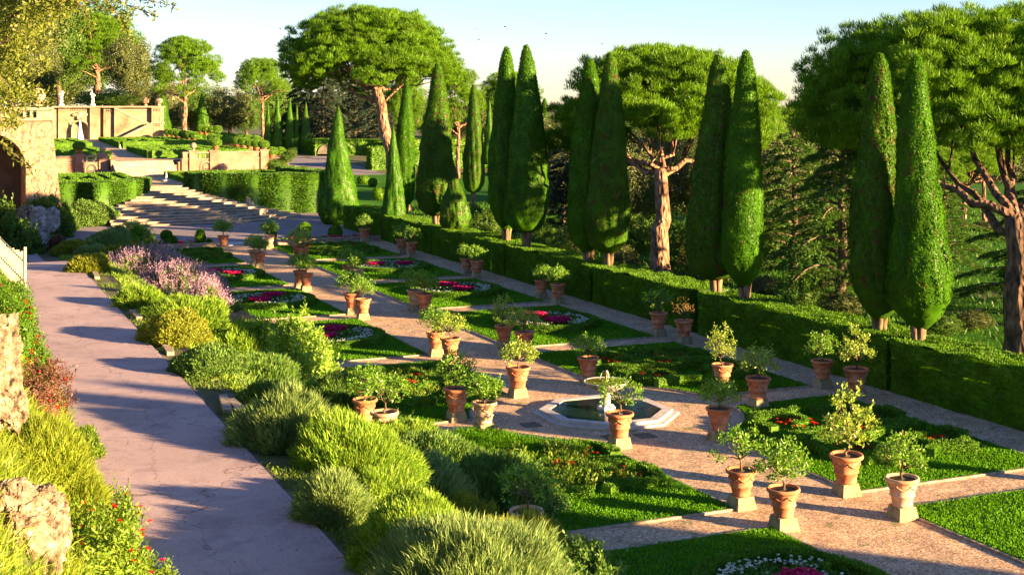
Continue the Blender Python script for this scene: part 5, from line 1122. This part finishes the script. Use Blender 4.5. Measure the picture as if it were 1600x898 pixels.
# ------------------------------------------------------------------ shrubs of the road border
def mound(name, x, y, wpx, hpx, style, mat, label, D=None, dens=1.0, group='shrubs of the border along the road', fl=None, nfl=0, depth=1.0, leaf=None, spread_=0.7, wig_=None):
    p = onground(x, y) if D is None else atD(x, D)
    D_ = p[0] * DX + p[1] * DY; k = D_ / FP; rx, rz_ = wpx / 2 * k * 1.2, hpx * k * .92; ry = rx * depth
    rg = np.random.default_rng(int(x * 7 + y)); root = empty(name, (p[0], p[1], p[2])); tag(root, label, 'shrub', group)
    d = nrm(rg.normal(size=(60000, 3))); d = d[d[:, 2] > -0.05]
    A = math.pi * rx * ry * 2 + 2 * math.pi * rx * rz_ * .6
    def surf(n, lo=.8, hi=1.0):
        q = d[rg.integers(len(d), size=n)]; lob = 1 + .20 * sn(q, 2.6, int(x)) + .07 * sn(q, 8, int(y)); c_ = q * np.array([rx, ry, rz_]) * (lob * rg.uniform(lo, hi, n))[:, None]
        return rot(c_), rot(q)
    cR, sR = RX, RY      # mound axes follow the border
    def rot(v): return np.c_[v[:, 0] * cR - v[:, 1] * sR, v[:, 0] * sR + v[:, 1] * cR, v[:, 2]]
    b = MB(); b.ball((0, 0, 0), (rx * .62, ry * .62, rz_ * .62), 20, 14, .2, 2.4, int(x))
    if style == 'spike':
        L = (leaf or .42) * (.62 if D_ < 60 else .8); n = int(min(30000, max(2600, A * 1300 * dens))); P, q = surf(n, .68, .98); P -= q * L * .4
        b.blades(P, q * spread_ + np.array([0, 0, .75]) + rg.normal(size=P.shape) * .22, rg.uniform(.6, 1.25, n) * L, rg.uniform(.7, 1.3, n) * max(.016, k * 1.25), .35, rg, q + np.array([0, 0, .3]), .7)
        n2 = n; P, q = surf(n2, .7, .98); P -= q * .1; b.leaves(P, q * .6 + rg.normal(size=P.shape) * .5 + np.array([0, 0, .6]), L * .4, max(.018, k * 1.4), rg, q, .6)
    elif style == 'fine':
        L = leaf or .12; n = int(min(26000, max(2500, A * 900 * dens))); P, q = surf(n, .8, 1.0); b.leaves(P, q * .6 + rg.normal(size=P.shape) * .5 + np.array([0, 0, .5]), rg.uniform(.6, 1.3, n) * L, max(.03, k * 1.8), rg, q, .6)
    elif style == 'leafy':
        L = leaf or .13; m = int(min(360, max(50, A * 13 * dens))); P, q = surf(m, .7, 1.08); clumps(b, P, .13 * (rx + rz_) ** .5, 40, L, L * .45, .5, .6, rg, .1, 1.0, (0, 0, -.1))
        for i in range(int(m * .25)):     # shoots
            st = P[i] + q[i] * .05; dd = nrm(q[i] * .5 + np.array([0, 0, .8]) + rg.normal(size=3) * .2); pts = st + dd * np.linspace(0, L * 3.2, 8)[:, None]; b.leaves(pts, dd + rg.normal(size=(8, 3)) * .6, L, L * .42, rg)
    b.build('foliage', mat, root)
    if fl:
        f = MB()
        if style == 'spike' and fl is LAV:
            n = nfl; P, q = surf(n, .9, 1.05); Dd = nrm(q * .55 + np.array([0, 0, .85]) + rg.normal(size=P.shape) * .18); m = 7
            PP = (P[:, None] + Dd[:, None] * np.linspace(.05, .5, m)[None, :, None]).reshape(-1, 3); DDD = np.repeat(Dd, m, 0) + rg.normal(size=PP.shape) * .6; f.leaves(PP, DDD, .11, .05, rg)
        else:
            P, q = surf(nfl, .98, 1.1); flowers(f, P, max(.05, k * 2.6), rg)
        f.build('flowers', fl, root)
    return root
mound('hedge_bush', 142, 352, 78, 40, 'fine', ROSED, 'dark bush under the leafy hedge left of the stairs')
mound('rosemary_bush', 170, 392, 76, 34, 'spike', ROSEM, 'pale grey rosemary mound farthest along the border', leaf=.5)
mound('santolina_bush', 112, 398, 50, 22, 'spike', ROSEY, 'yellowish low mound at the far bend of the road', leaf=.35)
mound('dark_bush', 92, 392, 28, 26, 'fine', BARB, 'purplish dark bush at the road end')
mound('rosemary_bush', 150, 408, 60, 26, 'spike', ROSEM, 'grey-green low mound in front of the pale rosemary', leaf=.4)
mound('broom_bush', 140, 424, 56, 26, 'spike', ROSEY, 'yellow-green tufted bush nearest the gutter bend', leaf=.35)
mound('flowering_bush', 196, 412, 66, 34, 'leafy', FERN, 'green bush with small orange flowers left of the lavender', fl=ORANGEF, nfl=70)
mound('lantana_bush', 225, 400, 50, 24, 'leafy', FERN, 'leafy bush with orange flowers behind the lavender', fl=ORANGEF, nfl=40)
mound('pale_shrub', 212, 380, 46, 34, 'leafy', LAUREL, 'pale leafy shrub before the dark rounded topiary')
mound('lavender_bush', 228, 452, 110, 64, 'spike', ROSEM, 'large mauve flowering lavender, left part of the mass', fl=LAV, nfl=1300, leaf=.45)
mound('lavender_bush', 282, 474, 110, 62, 'spike', ROSEM, 'mauve lavender in the middle of the flowering mass', fl=LAV, nfl=1300, leaf=.45)
mound('lavender_bush', 322, 492, 60, 50, 'spike', ROSEM, 'mauve lavender at the right end of the flowering mass', fl=LAV, nfl=500, leaf=.4)
mound('rosemary_bush', 219, 478, 66, 32, 'spike', ROSEG, 'bright green spiky tuft under the lavender', leaf=.4)
mound('rosemary_bush', 285, 512, 120, 52, 'spike', ROSEG, 'broad bright green spiky mound below the lavender')
mound('santolina_bush', 275, 534, 90, 46, 'fine', ROSEY, 'round golden santolina by the gutter')
mound('dry_bush', 310, 500, 34, 24, 'fine', DRYP, 'small dry brown-pink tuft among green mounds')
mound('sedum_patch', 374, 512, 60, 26, 'fine', DRYP, 'long pink-beige dried flower cushion', leaf=.1)
mound('rosemary_bush', 368, 556, 120, 56, 'spike', ROSEG, 'wide light green grassy mound right of the santolina', leaf=.4)
mound('low_bush', 325, 580, 100, 44, 'fine', ROSED, 'mixed dark low bush near the gutter')
mound('rosemary_bush', 398, 606, 130, 56, 'spike', ROSED, 'dusky grey-green mound left of the pale laurel', leaf=.35)
mound('pale_laurel', 466, 606, 110, 104, 'leafy', LAUREL, 'tall pale yellow-green laurel shrub standing over the border', dens=1.5, leaf=.17)
mound('pale_laurel', 425, 560, 60, 62, 'leafy', LAUREL, 'smaller pale shrub touching the tall laurel on its left', leaf=.15)
mound('rosemary_bush', 530, 640, 110, 54, 'spike', ROSED, 'dark spiky rosemary in front of the hidden pots')
mound('rosemary_bush', 450, 690, 150, 84, 'spike', ROSEM, 'big grey-green rosemary cushion by the broken kerb', leaf=.5)
mound('low_bush', 470, 706, 70, 36, 'fine', ROSED, 'small lavender-grey tuft at the kerb')
mound('rosemary_bush', 552, 752, 190, 100, 'spike', ROSEG, 'large olive-green rosemary with yellow shoots', leaf=.36, dens=1.1)
mound('rosemary_bush', 660, 742, 180, 78, 'spike', ROSED, 'dusky green sprawling shrub before the pool lawn', dens=1.1, leaf=.3)
mound('rosemary_bush', 770, 800, 170, 96, 'spike', ROSED, 'dark sprawling shrub right of the pale spiky one', dens=1.1, leaf=.3)
mound('rosemary_bush', 524, 806, 110, 74, 'spike', ROSEM, 'grey arching rosemary at the gutter', leaf=.5)
mound('rosemary_bush', 640, 800, 170, 90, 'spike', ROSEM, 'pale upright spiky rosemary catching the sun', leaf=.42)
mound('rosemary_bush', 650, 880, 200, 110, 'spike', ROSEG, 'yellow-green bushy rosemary in the front group', dens=1.2, leaf=.28)
mound('rosemary_bush', 728, 965, 290, 165, 'spike', ROSEM, 'frontmost grey-green arching rosemary at the bottom edge', dens=1.1, leaf=.45)
mound('rosemary_bush', 590, 800, 130, 74, 'spike', ROSEG, 'small yellow-green rosemary between the two grey ones', leaf=.3)
mound('rosemary_bush', 725, 850, 130, 76, 'spike', ROSEY, 'yellowish rosemary behind the frontmost grey one', leaf=.26)
mound('rosemary_bush', 600, 870, 100, 60, 'spike', ROSED, 'dark rosemary skirt at the gutter below the yellow-green one', leaf=.3)
mound('rosemary_bush', 610, 712, 130, 60, 'spike', ROSEG, 'olive rosemary behind the pale upright one', leaf=.3)
mound('rosemary_bush', 420, 640, 80, 44, 'spike', ROSED, 'low dusky rosemary behind the big grey cushion', leaf=.3)
mound('rosemary_bush', 812, 905, 150, 96, 'spike', ROSEY, 'bright yellow-green rosemary at the bottom right of the border', leaf=.24)
mound('leafy_bush', 905, 918, 110, 70, 'leafy', ROSED, 'dark leafy bush between yellow rosemary and front lawn')
mound('leafy_bush', 850, 800, 60, 44, 'leafy', ROSED, 'dark leafy bush behind the half-hidden pot', leaf=.1)
mound('leafy_bush', 610, 672, 50, 26, 'leafy', ROSED, 'dark leafy bush before the pale pot rim', leaf=.1)
mound('leafy_bush', 366, 508, 36, 32, 'leafy', ROSED, 'dark leafy bush beside the third round bed')
# ------------------------------------------------------------------ left bank
LB = 'plants of the left bank'
mound('rose_bush', 14, 550, 84, 92, 'leafy', ROSE_L, 'rose bush with red and pink blooms below the fence', group=LB, fl=REDF, nfl=60, dens=2.2, leaf=.085)
mound('rose_bush', 6, 500, 76, 62, 'leafy', ROSE_L, 'rose bush with red blooms at the fence foot', group=LB, fl=PINKF, nfl=45, dens=2.0, leaf=.085)
mound('rose_bush', 48, 590, 50, 66, 'leafy', ROSE_L, 'low rose bush spilling towards the road', group=LB, fl=PINKF, nfl=30, dens=2.0, leaf=.075)
mound('barberry_bush', 58, 642, 84, 84, 'leafy', BARB, 'reddish barberry bush with tiny red berries', group=LB, fl=REDF, nfl=60, dens=1.6, leaf=.07)
mound('grass_tuft', 60, 745, 140, 96, 'spike', STRAW, 'straw-yellow tall grass beside the rocks', group=LB, leaf=.5, spread_=.3)
mound('grass_tuft', 110, 800, 110, 90, 'spike', STRAW, 'yellow-green drooping grass right of the big rock', group=LB, leaf=.5, spread_=.5)
mound('bank_bush', 128, 716, 60, 50, 'fine', FERN, 'dark green low plant at the road edge', group=LB)
mound('bank_bush', 165, 830, 80, 70, 'leafy', FERN, 'bright green creeping plant over the road edge', group=LB, leaf=.07, dens=1.4)
mound('bank_bush', 140, 900, 150, 110, 'leafy', FERN, 'green bush with red blooms at the bottom left', group=LB, fl=REDF, nfl=50, leaf=.08, dens=1.5)
mound('rose_bush', 225, 925, 90, 60, 'leafy', FERN, 'rose sprays with bright red blooms at the bottom edge', group=LB, fl=PINKF, nfl=30, leaf=.06)
mound('bank_bush', 20, 700, 80, 60, 'spike', FERN, 'green grass clump between the two rocks', group=LB, leaf=.4)
mound('bank_bush', 18, 330, 70, 46, 'leafy', OAKG, 'bright green bush beneath the arch', D=100, group=LB, leaf=.25)
mound('bank_bush', 66, 322, 66, 66, 'leafy', OAKG, 'rounded green bush hiding the foot of the arch wall', D=112, group=LB, leaf=.25)
mound('bank_bush', 88, 340, 44, 50, 'fine', ROSEG, 'olive feathery bush above the rocks', D=114, group=LB)
mound('bank_bush', 8, 372, 50, 90, 'leafy', OAKG, 'dense green bush behind the white fence', D=92, group=LB, leaf=.22)
mound('bank_bush', 80, 388, 30, 22, 'fine', ROSED, 'dark rounded bush below the grey boulder', D=104, group=LB)
mound('bank_bush', 98, 366, 40, 44, 'fine', ROSED, 'dark plant between boulder and leafy hedge', D=118, group=LB)
def rock(x, y, D, wpx, hpx, label, mat=ROCK, seed=1, dep=.8, res=110, dz=0.0):
    p = atD(x, D); k = D / FP; z_ = HC - D * (y - HY) / FP; b = MB()
    def f(V):
        q = nrm(V); w_ = sn(q, 2.2, seed) * .20 + sn(q, 6, seed + 1) * .10; rdg = np.abs(sn(q, 9, seed + 2)); w_ += rdg * .10 - .05; w_ += sn(q, 26, seed + 3) * .028; w_ -= .10 * (sn(q, 13, seed + 4) > .45)
        w_ = np.round(w_ / .045) * .045 * .6 + w_ * .4
        return np.sign(q) * np.abs(q) ** .62 * (1 + w_)[:, None]
    ph = np.linspace(.001, math.pi - .001, res // 2 + 10); prof = np.c_[np.sin(ph), -np.cos(ph)][::-1]
    b.lathe(prof, res, disp=f); V = b.v[0]; V *= np.array([wpx / 2 * k, wpx / 2 * k * dep, hpx / 2 * k]); o = b.build('boulder', mat, smooth=False, loc=(p[0], p[1], z_ + dz), rz=.4); tag(o, label, 'boulder', 'rough boulders on the left bank')
rock(32, 842, 17.0, 132, 172, 'big tufa boulder at the bottom left corner', ROCK, 1)
rock(-14, 588, 22.0, 92, 178, 'upright tufa boulder at the left edge above the grass', ROCK, 2)
rock(62, 350, 104, 26, 46, 'large pale grey boulder below the arch', ROCKG, 3)
rock(46, 340, 106, 34, 36, 'orange-brown boulder left of the grey one', ROCK, 4)
rock(82, 345, 106, 22, 36, 'grey boulder partly behind the feathery bush', ROCKG, 5)
rock(52, 374, 103, 40, 30, 'dark low boulder at the road end', ROCKG, 6)
# white picket fence
fr = empty('picket_fence', (3.9, 66.5, 0)); tag(fr, 'white weathered picket fence leaning along the left bank', 'fence')
n = 34; dirf = np.array([-0.062, 0.30]); t0 = np.array([3.9, 66.5])
for i in range(n):
    q = dirf * i; z0 = float(hgt(t0[0] + q[0], t0[1] + q[1])) + .05; b = MB(); b.box((q[0], q[1], z0 + .8), (.075, .03, 1.65 + .08 * math.sin(i * 2.3))); o = b.build('picket', WHITEP, fr); o.rotation_euler = (0, 0, 0)
for h_ in (.35, 1.25):
    b = MB(); e = dirf * (n - 1); b.tube([(0, .03, 2.5 * 0 + float(hgt(3.9, 66.5)) + h_), (e[0], e[1] + .03, float(hgt(3.9 + e[0], 66.5 + e[1])) + h_)], .035, 6); b.build('rail', WHITEP, fr)
b = MB(); b.box((0.05, -.1, float(hgt(3.9, 66.5)) + .95), (.12, .12, 1.95)); b.build('post', WHITEP, fr)
# kerb fragments along the gutter
rg = np.random.default_rng(4)
for i, (x, y) in enumerate(((212, 494), (236, 518), (262, 548), (352, 634), (372, 640), (440, 694), (425, 684), (150, 432))):
    p = onground(x, y); b = MB(); b.box((0, 0, .06), (.24, rg.uniform(1.3, 2.2), .14), rg.uniform(-.2, .2)); o = b.build('kerb_block', CURB, loc=(p[0], p[1], p[2])); tag(o, ['tilted kerb block beside the bright green tuft', 'kerb block at the gutter below the lavender', 'kerb block under the golden santolina', 'broken kerb block at the dirt gap', 'second broken kerb block at the dirt gap', 'kerb block under the big grey rosemary', 'kerb block just left of the big grey rosemary', 'far kerb block near the road bend'][i], 'kerb block', 'loose kerb blocks of the road gutter')
# ------------------------------------------------------------------ ground cover (uncountable)
def cover(name, n, xr, yr, mat, L, W, seed, keep=None, lab=None):
    rg = np.random.default_rng(seed); Y = yr[0] + (yr[1] - yr[0]) * rg.uniform(0, 1, n) ** 1.5; X = rg.uniform(*xr, n)
    P = np.c_[X, Y, X * 0]; 
    if keep is not None: P = P[keep(P)]
    P[:, 2] = hgt(P[:, 0], P[:, 1]) - .01; b = MB(); m = len(P); b.blades(P, np.c_[rg.normal(size=(m, 2)) * .5, np.ones(m)], rg.uniform(.5, 1.4, m) * L, W, .5, rg); o = b.build(name, mat); tag(o, lab, 'ground cover', kind='stuff')
cover('slope_ground_cover', 60000, (8.3, 12.9), (18, 105), ROSEG, .26, .03, 1, None, 'green ground cover under the border shrubs')
for i_, (m_, sc_, th_, lb_) in enumerate(((ROSEG, .7, .05, 'green'), (ROSEM, .6, .15, 'grey-green'), (ROSEY, .8, .2, 'yellow-green'), (ROSED, .5, .0, 'dark'))):
    cover('border_undergrowth', 42000, (8.7, 12.8), (20, 100), m_, .42, .032, 20 + i_, lambda P, a=sc_, t=th_, q=i_: sn(P * np.array([1, 1, 0]), a, 30 + q) > t, lb_ + ' tangled undergrowth between the border shrubs')
cover('slope_weeds', 16000, (7.15, 8.6), (18, 100), WEED, .13, .03, 2, lambda P: sn(P * np.array([1, 1, 0]), 0.9, 9) > .05, 'weeds in the gutter between road and shrubs')
cover('bank_grass', 60000, (-2.5, 3.5), (12, 80), FERN, .26, .022, 3, None, 'green grass covering the left bank')
cover('bank_straw', 36000, (-1.5, 3.3), (12, 40), STRAW, .34, .018, 5, lambda P: sn(P * np.array([1, 1, 0]), .8, 4) > -.1, 'straw-coloured grass on the left bank')
cover('path_weeds', 5000, (31.6, 33.7), (22, 104), WEED, .06, .03, 6, lambda P: sn(P * np.array([1, 1, 0]), 1.3, 4) > .1, 'small weeds in the gravel along the hedge')
rg = np.random.default_rng(77); n = 2600; Y = 20 + 75 * rg.uniform(0, 1, n) ** 1.4; side_ = rg.uniform(0, 1, n); X = np.where(side_ < .45, 3.45 + rg.exponential(.25, n), np.where(side_ < .8, 7.05 - rg.exponential(.3, n), rg.uniform(3.5, 7.0, n)))
b = MB(); P = np.c_[X, Y, hgt(X, Y) + .052]; b.leaves(P, np.c_[rg.normal(size=(n, 2)), rg.uniform(-.02, .15, n)], rg.uniform(.03, .08, n), rg.uniform(.015, .035, n), rg, np.tile([0, 0, 1.0], (n, 1)), .25)
o = b.build('fallen_leaves', solid('dry_leaf', [(0.35, (0.10, 0.05, 0.02)), (0.65, (0.30, 0.18, 0.07))], 30, 0.9, 0)); tag(o, 'dry fallen leaves along the edges of the road', 'leaf litter', kind='stuff')
# ------------------------------------------------------------------ overhanging tree at top left
rg = np.random.default_rng(5); p = atD(-80, 30); zg = float(hgt(p[0], p[1]))
ot = empty('overhanging_oak', (p[0], p[1], zg)); tag(ot, 'olive-green oak overhanging the top left corner', 'tree')
def pp(x, y, D): q = atD(x, D, 0); return np.array([q[0] - p[0], q[1] - p[1], HC - D * (y - HY) / FP - zg])
b = MB(); Cn = []
for _ in range(520):
    x = rg.uniform(-200, 75); y = rg.uniform(-60, 200)
    if x > 78 - 0.0016 * (y - 60) ** 2 * 1.0 - (18 if y > 150 else 0) + 10 * math.sin(y * .09): continue
    Cn.append(pp(x, y, rg.uniform(27.5, 32)))
for _ in range(200):
    x = rg.uniform(40, 130); y = rg.uniform(-60, 20) + 10 * math.sin(x * .1)
    if x + y * 1.4 > 120: continue
    Cn.append(pp(x, y, rg.uniform(26, 30)))
clumps(b, np.array(Cn), .24, 44, .115, .045, .1, .7, rg, .1); b.build('crown', OLIVE, ot)
b = MB(); top = pp(-80, 60, 30); b.tube(wig((0, 0, -.3), top, 6, .1, rg), np.linspace(.32, .2, 6), 10)
for (x, y) in ((40, 60), (20, 140), (60, 10), (30, 180)): b.tube(wig(top, pp(x, y, 29.5), 7, .12, rg), np.linspace(.09, .012, 7), 6)
b.build('trunk', BARKD, ot, True)
for path in ([(60, -40), (110, -12), (150, 8), (190, 22), (205, 30)], [(120, -30), (190, -8), (235, 2), (272, 10)], [(90, -20), (128, 10), (140, 30), (138, 52)], [(150, -30), (168, 6), (188, 30), (200, 50)], [(60, -30), (100, 0), (118, 14)], [(-40, 205), (0, 222), (26, 244), (52, 268)], [(120, -40), (180, 0), (222, 16), (244, 24)]):
    P = np.array([pp(x, y, 17.0 + .0 * x) for x, y in path]); s = np.linspace(0, 1, 26); Q = np.stack([np.interp(s, np.linspace(0, 1, len(P)), P[:, i]) for i in range(3)], -1) + rg.normal(size=(26, 3)) * .008
    tb_ = MB(); tl = MB(); tb_.tube(Q, np.linspace(.014, .004, 26), 5); d = nrm(np.gradient(Q, axis=0)); k = 5; QQ = np.repeat(Q, k, 0) + rg.normal(size=(130, 3)) * .035; tl.leaves(QQ, np.repeat(d, k, 0) * .6 + rg.normal(size=QQ.shape) * .7, rg.uniform(.05, .085, 130), .028, rg); tl.build('leaves', OLIVE, tb_.build('twig', BARKD, ot))
# ------------------------------------------------------------------ birds
for i, (x, y) in enumerate(((438, 45), (744, 45), (789, 42), (748, 62), (745, 71), (853, 53), (941, 69), (432, 76))):
    q = atD(x, 90, HC - 90 * (y - HY) / FP); b = MB(); b.ball((0, 0, 0), (.09, .03, .03), 8, 6); b.add([(-.03, 0, 0), (.04, 0, 0), (.0, .16, .06), (-.03, 0, 0.005), (.04, 0, .005), (0, -.16, .06)], None, [(0, 1, 2), (4, 3, 5)])
    o = b.build('bird', BIRD, loc=tuple(q), rz=i * 1.1); tag(o, ['tiny bird high left of the domed pine', 'left bird of the little flock in mid sky', 'right bird of the little flock in mid sky', 'middle bird of the little flock in mid sky', 'lowest bird of the little flock in mid sky', 'bird above the gap right of the tallest cypress', 'bird just above the rusty flecked cypress tip', 'lower tiny bird left of the domed pine'][i], 'bird', 'birds in the sky')
